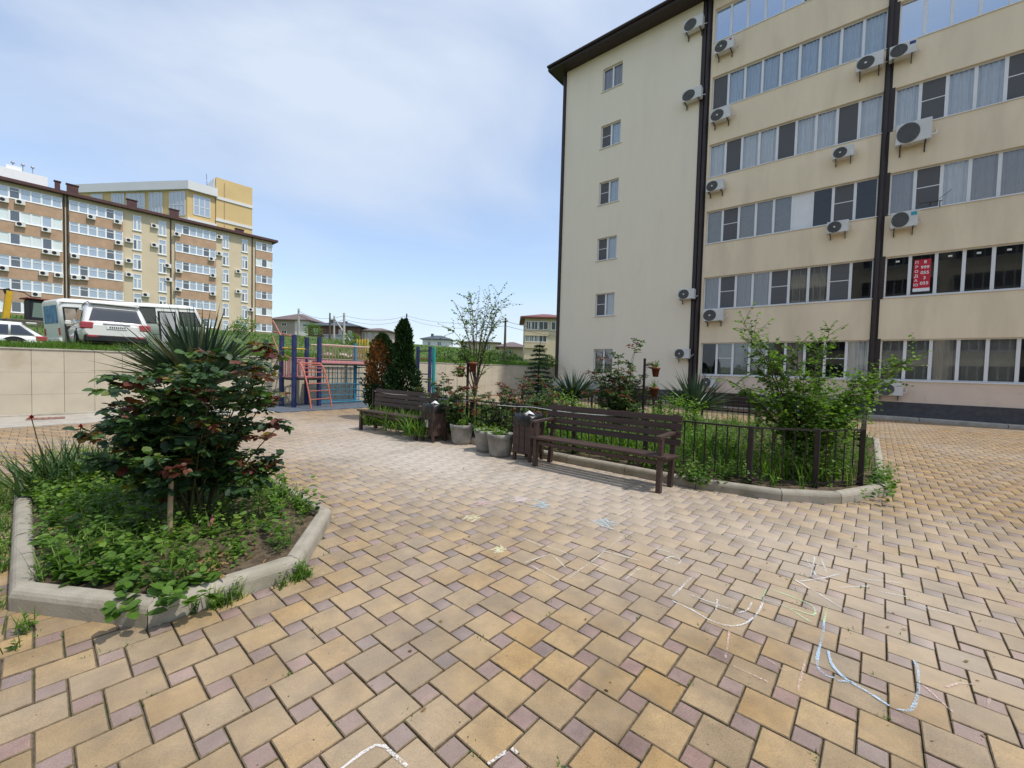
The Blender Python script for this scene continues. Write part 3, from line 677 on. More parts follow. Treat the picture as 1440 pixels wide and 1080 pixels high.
bagm = pm('black_bag', (.012, .012, .014), .35, .2, 6, .5, 12, spec=.5); paper = pm('white_paper', (.75, .75, .74), .7, .04, 5)
def bin_(loc, label, sticker):
    root = empty('litter_bin', label, 'litter bin', loc)
    for s in range(4):
        for k in range(3):
            b = MB(); b.bbox(-.165+k*.112, -.165+k*.112+.104, -.175, -.155, .12, .66, .004)
            o = b.build('slat', wood, root); o.rotation_euler = (0, 0, s*math.pi/2)
    for sx in (-1, 1):
        for sy in (-1, 1):
            b = MB(); b.bbox(sx*.155-.025, sx*.155+.025, sy*.155-.025, sy*.155+.025, 0, .68, .004); b.build('leg', wood, root)
    b = MB(); pr = []; n = 28; V = []
    prof = [(.12, .2), (.14, .62), (.155, .72), (.19, .735), (.205, .69), (.2, .6), (.195, .56)]
    for (r, z) in prof:
        for j in range(n):
            t = 2*math.pi*j/n; c_, s_ = math.cos(t), math.sin(t); q = max(abs(c_), abs(s_)); rr = r/(q*.75+.25)*(1+.05*math.sin(j*5.1+z*20)); V.append((rr*c_, rr*s_, z+.018*math.sin(j*2.7+z*9)))
    b.add(V, [(i*n+j, i*n+(j+1) % n, (i+1)*n+(j+1) % n, (i+1)*n+j) for i in range(len(prof)-1) for j in range(n)], 0, True); b.build('bin_bag', bagm, root)
    if sticker:
        b = MB(); b.bbox(-.06, .03, -.182, -.177, .28, .42, .001); b.build('notice', paper, root)
    b = MB(); b.add([(-.07, -.04, .73), (.06, -.06, .75), (.08, .05, .72), (-.05, .08, .77), (0, 0, .79)], [(0,1,4),(1,2,4),(2,3,4),(3,0,4)]); b.build('crumpled_paper', paper, root)
bin_((-4.12, 5.28, 0), 'brown slatted litter bin with black bag squeezed against a bench and bucket planter', False)
bin_((-6.42, 5.22, 0), 'brown slatted litter bin with black bag and white notice by the far bench', True)
pot_m = pm('bucket_concrete', (.30, .29, .27), .85, .15, 6, .3, 40, dirt=(.13, .12, .10), dscale=4, dlo=.45, dhi=.7)
def planter(x, y, s, label, rim=0):
    root = empty('planter', label, 'planter', (x, y, 0), RS.uniform(0, 6)); b = MB()
    b.lathe([(0, 0), (.165*s, 0), (.18*s, .05), (.215*s, .30), (.222*s, .305), (.226*s, .37), (.212*s, .375), (.205*s, .34), (0, .33)], 26); b.build('pot', pot_m, root)
    b = MB(); b.lathe([(.207*s, .335), (.15*s, .35), (.08*s, .345), (0, .36)], 20); b.build('soil', soil_m, root)
    return root
PL = [planter(-5.85, 5.42, 1.0, 'grey concrete bucket planter with green plant and red flower, beside the bin with white notice'),
      planter(-5.04, 5.27, 1.0, 'grey concrete bucket planter standing between two other bucket planters'),
      planter(-4.62, 5.16, 1.02, 'grey concrete bucket planter with a stained base next to the brown bin')]

# ---------------------------------------------------------------- garden fence
iron = pm('black_brown_iron', (.022, .016, .015), .55, .2, 8, spec=.4)
def fence():
    pts = [(-9.6,5.82),(-8.4,5.82),(-7.2,5.82),(-6.0,5.82),(-4.8,5.82),(-3.6,5.82),(-2.4,5.82),(-1.08,5.88),(-.44,6.3),(-.02,6.85),(-.02,8.2),(-.02,9.5),(-.02,10.8),(-.02,12.2),
           (-1.2,12.7),(-2.4,12.7),(-3.6,12.7),(-4.8,12.7),(-6.0,12.7),(-7.2,12.7),(-8.4,12.7),(-9.7,12)]
    root = empty('garden_fence', 'low dark iron railing around the large garden behind the benches', 'fence', (-4.8, 5.82, 0)); O = Vector((4.8, -5.82, 0)); H = .80
    pm_ = MB(); pm_.bbox(-.03, .03, -.03, .03, .0, H+.02, .005); pme = pm_.mesh('post', iron)
    bmm = MB(); bmm.box(-.007, .007, -.007, .007, .15, H-.01); bme = bmm.mesh('bar', iron); nb = 0; extra = MB()
    for i, p in enumerate(pts):
        put('post', pme, root, Vector((p[0], p[1], 0))+O)
        if i == len(pts)-1: break
        a = Vector((*p, 0)); c = Vector((*pts[i+1], 0)); l = (c-a).length
        for z, h in ((H, .02), (.15, .016)):
            b = MB(); b.beam(a+O+Vector((0, 0, z)), c+O+Vector((0, 0, z)), .04 if z > .5 else .025, h); b.build('rail', iron, root)
        k = int(l/.125)
        for q in range(1, k):
            put('bar', bme, root, a.lerp(c, q/k)+O)
fence()
rope = pm('white_cord', (.7, .7, .68), .8, .05, 20)
b = MB(); b.tube([Vector((-9.5+i*.42, 5.79, .79-.03*math.sin((i % 4)/4*math.pi))) for i in range(17)], .006, 5)
tag(b.build('cord', rope), 'thin white cord strung along the iron railing behind the bins', 'cord')

# flower pots hanging from garden poles
terra = pm('terracotta', (.24, .07, .04), .7, .15, 8); 
def pot_stand(x, dep, ytop, pots, label, near):
    p = at(x, 540, dep); top = at(x, ytop, dep).z
    root = empty('pot_stand', label, 'pot stand', (p.x, p.y, .1)); b = MB(); b.bbox(-.022, .022, -.022, .022, 0, top-.1, .004); b.build('pole', iron, root)
    for (px_, py_) in pots:
        q = at(px_, py_, dep); v = Vector((q.x-p.x, q.y-p.y, q.z-.1)); b = MB(); b.tube([(0, 0, v.z+.1), (v.x, v.y, v.z+.1)], .007, 5); b.build('arm', iron, root)
        up = 'upper' if py_ == min(q_[1] for q_ in pots) else 'lower'
        r = empty('flower_pot', up+' terracotta pot hanging from the pole beside the '+near, 'flower pot', (q.x, q.y, q.z))
        b = MB(); b.lathe([(0, -.11), (.055, -.11), (.085, .06), (.098, .06), (.1, .1), (.085, .1), (.08, .07), (0, .07)], 16); b.build('pot', terra, r)
        F = Fol(); n = 26; az = U(0, 6.28, n); blades(F, np.tile(np.array([0, 0, .07]), (n, 1)), az, U(.1, .9, n), U(.1, .28, n), U(.01, .02, n), U(.1, .9, n), U(0, 1, n), 3); F.build('pot_plant', LG2, r)
LG2 = leafm('lily_green', [(0, (.05, .11, .02)), (.5, (.10, .2, .035)), (1, (.2, .3, .05))], .35)
pot_stand(905.5, 9.2, 504, [(922, 523), (920, 551)], 'black pole with two terracotta pots beside the tall garden rose', 'tall garden rose')
pot_stand(657.5, 9.0, 505, [(665, 516), (648, 523)], 'black pole with two brown pots beside the thin young tree', 'thin young tree')

# ---------------------------------------------------------------- playground
blue = pm('blue_paint', (.018, .030, .105), .55, .25, 5, spec=.4, dirt=(.06, .07, .12), dscale=5); teal = pm('teal_paint', (.02, .27, .27), .45, .1, 6); redp = pm('coral_red_paint', (.44, .14, .10), .6, .2, 6)
pink = pm('pink_paint', (.55, .24, .25), .5, .08, 6); cyan = pm('net_blue_paint', (.04, .20, .32), .5, .1, 6); yel = pm('yellow_paint', (.62, .42, .05), .5, .1, 6); blk = pm('black_paint', (.02, .02, .022), .6)
def climbing():
    root = empty('climbing_frame', 'blue posted climbing frame with coral ladder, net and bridge by the wall', 'climbing frame', (-14.3, 6.5, .03)); O = Vector((14.3, -6.5, -.03))
    def bd(b, n, m): return b.build(n, m, root, O)
    Ps = {'A': (-14.62, 5.5), 'B': (-13.95, 5.62), 'C': (-14.75, 6.36), 'D': (-14.12, 6.5)}
    for k, (x, y) in Ps.items():
        b = MB(); b.tube([(x, y, .03), (x, y, 2.34)], .075, 12); bd(b, 'post', blue)
    E, G = (-14.75, 8.15), (-14.15, 8.62)
    b = MB(); b.tube([(*E, .03), (*E, 2.25)], .065, 12); bd(b, 'post', cyan)
    b = MB(); b.tube([(*G, .03), (*G, 2.28)], .075, 12); bd(b, 'post', teal)
    b = MB(); b.bbox(-14.75, -13.95, 5.5, 6.5, .90, .96, .01); bd(b, 'platform', blk)
    def rail(p, q, z0, z1, m, n=5, r=.016):
        for z in (z0, z1):
            b = MB(); b.tube([(*p, z), (*q, z)], .02, 6); bd(b, 'rail', m)
        for k in range(1, n):
            t = k/n; x = p[0]+(q[0]-p[0])*t; y = p[1]+(q[1]-p[1])*t; b = MB(); b.tube([(x, y, z0), (x, y, z1)], r, 5); bd(b, 'bar', m)
    rail(Ps['A'], Ps['B'], 1.0, 1.55, pink, 6); rail(Ps['A'], Ps['C'], 1.0, 1.55, pink, 7); rail((-14.68, 5.9), Ps['D'], 1.0, 1.62, pink, 7)
    b = MB(); b.tube([(*Ps['A'], 1.93), (*Ps['C'], 1.93)], .025, 6); b.tube([(*Ps['B'], 1.93), (*Ps['A'], 1.93)], .025, 6); bd(b, 'yellow_rail', yel)
    # arched ladder
    def arc(p, q):
        o = []
        for k in range(11):
            t = k/10; o.append(Vector((p[0]+(q[0]-p[0])*t**1.0, p[1]+(q[1]-p[1])*t, 1.42*(1-t**1.9)+.03+.10*math.sin(t*math.pi))))
        return o
    a1, a2 = arc((-13.98, 5.72), (-13.05, 5.78)), arc((-14.05, 6.42), (-13.45, 6.62))
    for a in (a1, a2): b = MB(); b.tube(a, .024, 8); bd(b, 'ladder_rail', redp)
    for k in range(1, 10, 1): b = MB(); b.tube([a1[k], a2[k]], .015, 6); bd(b, 'rung', redp)
    # bridge and climbing net under it
    b = MB(); b.bbox(-14.78, -14.1, 6.52, 8.6, 1.40, 1.46, .01); bd(b, 'bridge_beam', blk)
    b = MB(); b.bbox(-14.76, -14.12, 6.52, 8.58, 1.465, 1.56, .01); bd(b, 'bridge_deck', pink)
    for x in (-14.12, -14.76):
        b = MB(); b.tube([(x, 6.5, 2.1), (x, 8.6, 2.1)], .022, 6); bd(b, 'handrail', pm('pale_rail', (.6, .42, .36), .5))
        for k in range(1, 19): b = MB(); y = 6.5+k*2.1/19; b.tube([(x, y, 1.56), (x, y, 2.1)], .011, 5); bd(b, 'baluster', pm('dull_baluster', (.28, .2, .16), .6))
    for k in range(10):
        y = 6.62+k*.165; b = MB(); b.tube([(-14.4, y, .1), (-14.4, y, 1.36)], .012, 5); bd(b, 'net_bar', cyan)
    for k in range(7):
        z = .16+k*.195; b = MB(); b.tube([(-14.4, 6.55, z), (-14.4, 8.15, z)], .012, 5); bd(b, 'net_bar', cyan)
    b = MB(); b.tube([(-14.4, 6.5, .1), (-14.4, 8.2, .1)], .025, 6); bd(b, 'net_frame', cyan)
    for k in range(6): b = MB(); z = .25+k*.22; b.tube([(*E, z), (*G, z)], .018, 6); bd(b, 'rung', cyan)
    for (p, q) in ((Ps['A'], (384, 451, 16.8)), (Ps['B'], (383, 466, 15.2))):
        t = at(*q); b = MB(); b.tube([(*p, 2.28), t], .026, 6); b.tube([(*p, 1.55), (t.x, t.y, t.z-.65)], .02, 6); bd(b, 'handrail', redp)
climbing()
def ladder_frame():
    P = [at(587, 540, 16.5), at(604, 540, 16.2), at(609.5, 540, 16.9)]; o = P[0]
    root = empty('ladder_frame', 'narrow blue and teal ladder frame standing beyond the dark conifers', 'climbing frame', (o.x, o.y, 0))
    for i, p in enumerate(P):
        b = MB(); b.tube([(p.x-o.x, p.y-o.y, 0), (p.x-o.x, p.y-o.y, 2.22)], .07, 10); b.build('post', [blue, blue, teal][i], root)
    d = P[1]-o
    for z, m in ((.5, yel), (.95, blk), (1.15, blk), (1.75, redp), (2.05, blk)): b = MB(); b.tube([(0, 0, z), (d.x, d.y, z)], .02, 6); b.build('rung', m, root)
ladder_frame()
def yellow_barrier():
    p, q = at(502, 500, 19), at(517, 500, 18.6); z = hill(p.x, p.y); root = empty('barrier', 'yellow slatted barrier on the bank behind the bridge railing', 'barrier', (p.x, p.y, z))
    d = Vector((q.x-p.x, q.y-p.y, 0))
    for k in range(5): b = MB(); v = d*(k/4); b.beam(v, v+Vector((0, 0, .95)), .05, .03, (1, 0, 0)); b.build('slat', yel, root)
    for h in (.35, .85): b = MB(); b.beam(Vector((0, .03, h)), d+Vector((0, .03, h)), .03, .07); b.build('rail', yel, root)
yellow_barrier()
# sheet metal hutch over a basement light well
hm = pm('galvanised_sheet', (.33, .35, .38), .45, .08, 4, metal=.3)
for i, (x, y) in enumerate(((-11.6, 17.5), (-9.9, 17.6))):
    root = empty('shelter_roof', ('low grey sheet metal shelter behind the yucca, beside the blank wall', 'low grey sheet metal shelter behind the red-leaved garden rose')[i], 'shelter', (x, y, 0))
    b = MB(); b.add([(-.6,-.6,.55),(.6,-.6,.55),(0,-.6,.95),(-.6,.6,.55),(.6,.6,.55),(0,.6,.95)], [(0,1,2),(3,5,4),(0,2,5,3),(1,4,5,2),(0,3,4,1)]); b.build('roof', hm, root)
    for sx in (-.55, .55):
        for sy in (-.5, .5): b = MB(); b.box(sx-.03, sx+.03, sy-.03, sy+.03, 0, .56); b.build('post', iron, root)
# ---------------------------------------------------------------- vehicles on the bank
car_w = pm('white_car_paint', (.76, .76, .74), .25, .02, 2, spec=.5, coat=.6); car_s = pm('silver_white_paint', (.70, .695, .67), .28, .02, 2, spec=.5, coat=.6)
car_g = glassm('car_glass', (.012, .014, .018), .05, .08); car_t = glassm('bus_glass', (.10, .11, .11), .06, .35)
tyre_m = pm('tyre', (.015, .015, .015), .85, .2, 20); rim_m = pm('rim', (.35, .35, .36), .35, .05, 5, metal=.7); trim = pm('black_trim', (.018, .019, .022), .6); lampr = pm('tail_lamp', (.33, .012, .02), .2, .1, 8, spec=.6, coat=.5)
def loft(b, rings, m=0, smooth=True, caps=True):
    n = len(rings[0]); vs = [p for r in rings for p in r]
    b.add(vs, [(i*n+j, i*n+(j+1) % n, (i+1)*n+(j+1) % n, (i+1)*n+j) for i in range(len(rings)-1) for j in range(n)], m, smooth)
    if caps: b.add(rings[0], [tuple(range(n-1, -1, -1))], m); b.add(rings[-1], [tuple(range(n))], m)
def wheel(root, x, y, r=.36, w=.23):
    t = MB(); t.lathe([(r*.62, -w/2), (r*.93, -w/2), (r, -w*.36), (r, w*.36), (r*.93, w/2), (r*.62, w/2)], 24, (x, y, r), 0, True, 'y'); o = t.build('wheel', tyre_m, root)
    s = 1 if y > 0 else -1; q = MB(); q.lathe([(0, s*w*.40), (r*.2, s*w*.42), (r*.5, s*w*.3), (r*.63, s*w*.46), (r*.66, s*w*.4)], 20, (x, y, r), 0, True, 'y')
    for k in range(5): a = k*2*math.pi/5; q.beam((x+r*.15*math.cos(a), y+s*w*.4, r+r*.15*math.sin(a)), (x+r*.6*math.cos(a), y+s*w*.4, r+r*.6*math.sin(a)), r*.22, .03, (0, 1, 0))
    q.build('rim', rim_m, o)
def car(name, label, loc, rz, paint, suv=True, pitch=0):
    root = empty(name, label, 'car', loc, rz); root.rotation_euler = (0, pitch, rz)
    k = 1.0 if suv else .86; zb = .96*k; zr = 1.68 if suv else 1.44; L_ = 4.65
    def ring(x, w, z0, zt, sh=.0):
        return [(x, y*w, z) for (y, z) in ((-.86, z0), (-.97, z0+.12), (-1, z0+(zt-z0)*.5), (-.985, zt-.1), (-.93, zt-.02), (0, zt), (.93, zt-.02), (.985, zt-.1), (1, z0+(zt-z0)*.5), (.97, z0+.12), (.86, z0), (0, z0))]
    b = MB(); loft(b, [ring(.0, .80, .5, zb-.06), ring(.05, .875, .42, zb), ring(.18, .92, .33, zb+.02), ring(.6, .935, .27, zb+.03), ring(1.6, .94, .24, zb+.02), ring(2.9, .94, .24, zb), ring(3.5, .93, .26, zb-.03), ring(4.2, .90, .3, zb-.12), ring(4.5, .82, .36, zb-.22), ring(4.65, .66, .45, zb-.34)])
    b.build('body', paint, root)
    def gr(x, w, z, c=.0): return [(x-c, -w, z), (x-c*.3, -w*.6, z), (x, 0, z), (x-c*.3, w*.6, z), (x-c, w, z)]
    b = MB(); lo = zb
    sect = [(.10, .84, lo, lo+.02), (.42 if suv else .75, .70, lo, zr-.06), (.75, .71, lo, zr), (1.6, .72, lo, zr+.02), (2.3, .70, lo, zr-.03), (3.15, .80, lo, lo+.02)]
    rings = []
    for (x, wt, z0, z1) in sect:
        wb = .87; rings.append([(x, -wb, z0), (x, -(wb*.3+wt*.7), z0+(z1-z0)*.72), (x, -wt*.93, z1-.015), (x, -wt*.6, z1+.012), (x, wt*.6, z1+.012), (x, wt*.93, z1-.015), (x, wb*.3+wt*.7, z0+(z1-z0)*.72), (x, wb, z0)])
    loft(b, rings, 0, True, True); b.build('cabin', paint, root)
    # windows a little proud of the cabin
    zl, zh = lo+.05, zr-.13
    for s in (-1, 1):
        for (x0, x1, x2, x3) in (((.62, 1.48, 1.42, .78), (1.56, 2.88, 2.3, 1.52)) if suv else ((.35, 1.05, 1.05, .8), (1.12, 1.9, 1.85, 1.12), (1.97, 2.85, 2.3, 1.95))):
            w = MB(); yb, yt = .872*s, .775*s; w.poly([(x0, yb, zl), (x1, yb, zl), (x2, yt, zh), (x3, yt, zh)][::(1 if s < 0 else -1)]); w.build('side_window', car_g, root)
        t = MB(); t.bbox(-.02, .34, s*.76-.17, s*.76+.17, zb-.22, zb+.02, .04); t.build('tail_lamp', lampr, root)
        t = MB(); t.bbox(-.035, .05, s*.62-.14, s*.62+.14, .47, .53, .01); t.build('reflector', lampr, root)
        if suv: t = MB(); t.tube([(.5, s*.66, zr-.01), (.6, s*.66, zr+.06), (2.0, s*.66, zr+.07), (2.25, s*.66, zr)], .018, 6); t.build('roof_rail', rim_m, root)
        t = MB(); t.bbox(2.75, 2.88, s*.98-.09, s*.98+.09, zb+.02, zb+.18, .03); t.build('mirror', paint, root)
    xs0, xs1 = (.115, .37) if suv else (.14, .68)
    w = MB(); w.poly([(xs0+.0, .70, zl+.03), (xs0+.0, -.70, zl+.03), (xs1-.075, -.58, zr-.17), (xs1-.075, .58, zr-.17)]); w.build('rear_window', car_g, root)
    w = MB(); w.poly([(2.42, .66, zr-.1), (2.42, -.66, zr-.1), (3.1, -.78, lo+.05), (3.1, .78, lo+.05)][::-1]); w.build('windscreen', car_g, root)
    w = MB(); w.bbox(-.03, .35, -.83, .83, .30, .56, .05); w.build('bumper', trim, root)
    w = MB(); w.bbox(.30, .62, -.66, .66, zr-.03, zr+.02, .015); w.build('spoiler', paint, root)
    w = MB(); w.bbox(-.018, .02, -.36, .36, zb-.03, zb+.0, .006); w.build('tailgate_strip', rim_m, root)
    w = MB(); w.bbox(-.024, .02, -.27, .27, zb-.19, zb-.07, .004); pl = w.build('number_plate', paper, root)
    w = MB()
    for q in range(8): w.box(-.027, -.024, -.22+q*.055, -.19+q*.055, zb-.165, zb-.10)
    w.build('plate_marks', trim, pl)
    for x in (.95, 3.65):
        for s in (-1, 1):
            a = MB(); a.lathe([(0, .0), (.43, .0), (.43, -.02*s)], 24, (x, s*.932, .37), 0, False, 'y'); a.build('wheel_arch', trim, root)
            wheel(root, x, s*.85)
    return root
car('parked_car', 'silver white estate car with dark rear window and red lamps parked on the bank', (-20.5, 2.2, 1.70), math.atan2(-.03, -1), car_s, True)
car('parked_car', 'low white estate car with long dark side windows behind the tail of the bus', (-29.6, .75, 1.5), math.radians(-92), car_w, False)
def bus():
    p = at(89.6, 501, 22.0); hd = math.radians(103.5)
    root = empty('minibus', 'white old minibus with open rear doorway and grey front door', 'bus', (p.x, p.y, 1.86), hd); root.rotation_euler = (0, -math.radians(4.3), hd)
    W2 = 2.4; L_ = 6.95
    def ring(x, in_, z0, z1):
        y0, y1 = in_, W2-in_; r = .22; o = []
        for (cx, cz, a0) in ((y1-r, z1-r, 0), (y0+r, z1-r, 90)):
            for k in range(5): a = math.radians(a0+k*22.5); o.append((x, cx+r*math.cos(a), cz+r*math.sin(a)))
        return o+[(x, y0, z0), (x, y1, z0)]
    b = MB(); loft(b, [ring(.0, .12, .35, 2.52), ring(.1, .03, .3, 2.62), ring(.3, 0, .3, 2.66), ring(5.9, 0, .3, 2.68), ring(6.4, .03, .3, 2.62), ring(6.72, .08, .3, 1.7), ring(6.95, .15, .32, 1.25)]); b.build('body', car_w, root)
    def panel(n, m, x0, x1, z0, z1, x0t=None, x1t=None, d=.012, parent=None):
        x0t = x0 if x0t is None else x0t; x1t = x1 if x1t is None else x1t
        q = MB(); q.add([(x0,-d,z0),(x1,-d,z0),(x1t,-d,z1),(x0t,-d,z1),(x0,.01,z0),(x1,.01,z0),(x1t,.01,z1),(x0t,.01,z1)], [(0,1,2,3),(0,4,5,1),(1,5,6,2),(2,6,7,3),(3,7,4,0)]); return q.build(n, m, parent or root)
    panel('doorway', trim, .14, .78, .38, 2.2)
    panel('doorway_pane', pm('pale_inside', (.32, .27, .22), .8, .4, 2), .2, .62, 1.2, 2.12, d=.018)
    for x0, x1 in ((.98, 1.95), (2.05, 3.0), (3.1, 4.12)): panel('window_surround', trim, x0-.05, x1+.05, 1.45, 2.42); panel('side_window', car_t, x0, x1, 1.5, 2.36, d=.018)
    panel('door_surround', trim, 4.26, 5.2, .34, 2.22); panel('door', pm('grey_door', (.42, .42, .44), .5, .05, 4), 4.36, 5.1, .36, 2.14, d=.03)
    panel('window_surround', trim, 5.4, 6.62, 1.32, 2.24, 5.36, 6.3); panel('front_side_window', car_t, 5.48, 6.52, 1.38, 2.18, 5.44, 6.25, d=.018)
    panel('roof_gutter', trim, .05, 6.3, 2.42, 2.445, d=.03); panel('waist_strip', trim, 3.6, 6.85, .78, .81)
    q = MB(); q.poly([(-.012, .3, 1.35), (-.012, 2.1, 1.35), (-.012, 2.05, 2.30), (-.012, .35, 2.30)][::-1]); q.build('rear_window', pm('blue_poster', (.09, .22, .38), .5, .5, 3, dirt=(.35, .4, .2), dscale=2), root)
    for y in (.22, 2.18): q = MB(); q.bbox(-.03, .04, y-.09, y+.09, .72, 1.1, .01); q.build('tail_lamp', lampr, root)
    q = MB(); q.poly([(6.42, .2, 2.45), (6.42, 2.2, 2.45), (6.78, 2.2, 1.45), (6.78, .2, 1.45)][::-1]); q.build('windscreen', car_t, root)
    q = MB(); q.bbox(-.08, .06, .1, 2.3, .38, .58, .03); q.build('bumper', car_w, root)
    q = MB(); q.tube([(6.5, -.05, 2.2), (6.62, -.22, 2.15), (6.62, -.24, 1.75)], .02, 6); q.bbox(6.56, 6.66, -.32, -.16, 1.5, 1.8, .02); q.build('mirror', trim, root)
    for x in (1.5, 5.75):
        for y in (.14, W2-.14):
            if y < 1: a = MB(); a.lathe([(0, -.014), (.52, -.014), (.52, .02)], 24, (x, 0, .42), 0, False, 'y'); a.build('wheel_arch', trim, root)
            wheel(root, x, y if y > 1 else y, .44, .26)
bus()
def excavator():
    p = at(38, 460, 32); root = empty('excavator', 'yellow excavator arm and dark glazed cab behind the white estate car', 'excavator', (p.x, p.y, 3.0), math.radians(15))
    ey = pm('digger_yellow', (.55, .33, .02), .5, .15, 3, dirt=(.2, .13, .03), dscale=2)
    b = MB(); b.bbox(-1.2, 1.4, -1.4, 1.1, .2, 1.12, .05); b.build('chassis', pm('digger_grey', (.10, .09, .07), .8, .3, 3), root)
    b = MB(); b.bbox(-.6, .6, .0, 1.1, 1.1, 2.75, .08); b.build('cab', trim, root)
    gg = glassm('cab_glass', (.16, .22, .19), .05, .1)
    b = MB(); b.poly([(.61, .1, 1.4), (.61, 1.0, 1.4), (.61, .95, 2.5), (.61, .2, 2.5)]); b.build('cab_window', gg, root)
    b = MB(); b.bbox(-.75, .75, -.2, 1.25, 2.75, 2.87, .04); b.build('cab_roof', pm('cab_roof', (.2, .06, .05), .6), root)
    b = MB(); b.beam((.3, -1.15, 1.0), (.3, -.95, 3.2), .34, .3, (1, 0, 0), ch=.2); b.build('boom', ey, root)
    b = MB(); b.beam((.3, -1.0, 3.0), (.3, -1.1, 3.35), .3, .26, (1, 0, 0)); b.build('boom_head', trim, root)
    for s in (-1, 1): b = MB(); b.tube([(.35, -1.0, 3.3), (.35, -1.0+s*.8, 3.2), (.35, -1.0+s*1.35, 2.75), (.35, -1.0+s*1.5, 2.4)], .035, 6); b.build('hose', trim, root)
    for x in (-.9, .9):
        for y in (-1.3, .9): wheel(root, x, y, .5, .35)
excavator()

# ---------------------------------------------------------------- far buildings
tan = pm('tan_brick', (.43, .285, .19), .85, .12, 1.2, .1, 20, dirt=(.36, .24, .165), dscale=.4); cream = pm('far_cream', (.58, .485, .34), .85, .05, .5)
pane_b = glassm('far_pane', (.30, .36, .42), .16, .05, .1); pane_d = glassm('far_pane_dark', (.06, .065, .07), .08, .05, .1); pane_w = pm('far_white_panel', (.66, .72, .72), .5, .04, 1)
roof_br = pm('brown_roof', (.085, .04, .038), .6, .15, 2)
def bxw(w, h, t=.09):
    b = MB(); b.box(0, .08, 0, t, 0, h); b.box(0, .08, w-t, w, 0, h); b.box(0, .08, t, w-t, 0, t); b.box(0, .08, t, w-t, h-t, h); return b
_fw2 = {}
def far_win(root, x, y, z, w, h, pane, cross=False, off=(0, 0, 0), white=pvc):
    k = (round(w, 2), round(h, 2), pane.name, cross)
    if k not in _fw2:
        b = bxw(w, h)
        if cross: b.box(0, .07, .09, w-.09, h*.66, h*.66+.07)
        g_ = MB(); g_.poly([(.02, .07, .07), (.02, w-.07, .07), (.02, w-.07, h-.07), (.02, .07, h-.07)]); _fw2[k] = (b.mesh('window', white), g_.mesh('pane', pane))
    a, g_ = _fw2[k]; o = put('window', a, root, Vector((x, y, z))+Vector(off)); put('pane', g_, o)
LBX = -87.3
FACS = empty('apartment_building', 'long six storey tan and cream block with brown roof on the hill', 'building', (LBX, 10, 6.5)); LBO = (-LBX, -10, -6.5)
def far_block():
    root = FACS
    def bd(b, n, m): return b.build(n, m, root, LBO)
    Z0, ZT = 5.5, 24.2
    b = MB(); b.box(LBX-13, LBX-.02, -30, 31.0, Z0, ZT); bd(b, 'wall', cream)
    secs = [(-22, -15.6, 6), (-15.2, -9, 6), (-8.6, -2.3, 6), (-1.9, 3.8, 6), (4.5, 10.1, 6), (16.4, 22.0, 6), (28.2, 31.02, 3)]
    sill = lambda k: 7.2+3*k               # window sills; storey 5 at 22.2
    pal = [pane_b, pane_d, pane_w, pane_b]
    for (y0, y1, n) in secs:
        for k in range(6):
            s = sill(k)-.1; b = MB(); b.box(LBX-.02, LBX+.28, y0, y1, s-1.45 if k else Z0, s); bd(b, 'spandrel', tan)
            b = MB(); b.bbox(LBX+.2, LBX+.34, y0, y1, s, s+.1, .02); bd(b, 'sill', pvc)
            w = (y1-y0)/n; wp = RS.random() < .18
            for i in range(n):
                pn = pane_w if (wp and i not in (1, 4)) else (pane_d if (i % 3 == 1 and RS.random() < .7) else pane_b)
                far_win(root, LBX+.16, y0+i*w, s+.1, w, 1.45, pn, cross=not wp, off=LBO)
    for y0 in (11.25, 14.3, 23.0, 25.95):
        for k in range(6):
            b = MB(); b.bbox(LBX, LBX+.12, y0-.08, y0+1.05, sill(k)-1.0, sill(k)-.85, .02); bd(b, 'sill', pvc)
            for i in range(2): far_win(root, LBX+.0, y0+i*.49, sill(k)-.85, .48, 1.5, pane_d if (k+i+int(y0)) % 3 == 0 else pane_b, cross=False, off=LBO)
            far_win(root, LBX+.0, y0, sill(k)+.66, .97, .75, pane_b, off=LBO)
    for y in (-15.4, -8.8, -2.1, 4.0, 4.32, 15.85, 27.65):
        b = MB(); b.tube([(LBX+.12, y, Z0), (LBX+.12, y, ZT)], .08, 8); bd(b, 'downpipe', brown)
    b = MB(); b.box(LBX-13.5, LBX+.75, -30, 31.75, ZT, ZT+.12); bd(b, 'eaves', roof_br)
    b = MB(); b.add([(LBX+.8,-30,ZT+.12),(LBX+.8,31.8,ZT+.12),(LBX-13.6,31.8,ZT+.12),(LBX-13.6,-30,ZT+.12),(LBX-6.5,-30,ZT+1.9),(LBX-6.5,25,ZT+1.9)], [(0,1,5,4),(1,2,5),(2,3,4,5)]); b.box(LBX+.78, LBX+.85, -30, 31.8, ZT+.0, ZT+.4); bd(b, 'roof', roof_br)
    for (a, c, h) in ((3.3, 3.85, 27), (4.5, 5.7, 27), (11.1, 12.3, 26.9), (16.5, 17.7, 27.0), (26.2, 27.5, 26.3)):
        b = MB(); b.box(LBX-4.6, LBX-4.0, a, c, ZT, h); b.box(LBX-4.7, LBX-3.9, a-.1, c+.1, h, h+.1); bd(b, 'chimney', roof_br)
    b = MB(); b.box(LBX-5.5, LBX-3.2, -2.0, 2.6, ZT+.6, 27.0); b.box(LBX-5.2, LBX-3.6, -1.2, .2, 27.0, 27.6); bd(b, 'roof_cabin', pvc)
    for y in (-.6, .3, 1.2): b = MB(); b.tube([(LBX-4, y, 27), (LBX-4, y, 28.1)], .05, 6); b.lathe([(0, 28.4), (.2, 28.1), (.2, 28.0), (0, 28.0)], 10, (LBX-4, y, 0)); bd(b, 'vent_cowl', hm)
far_block()
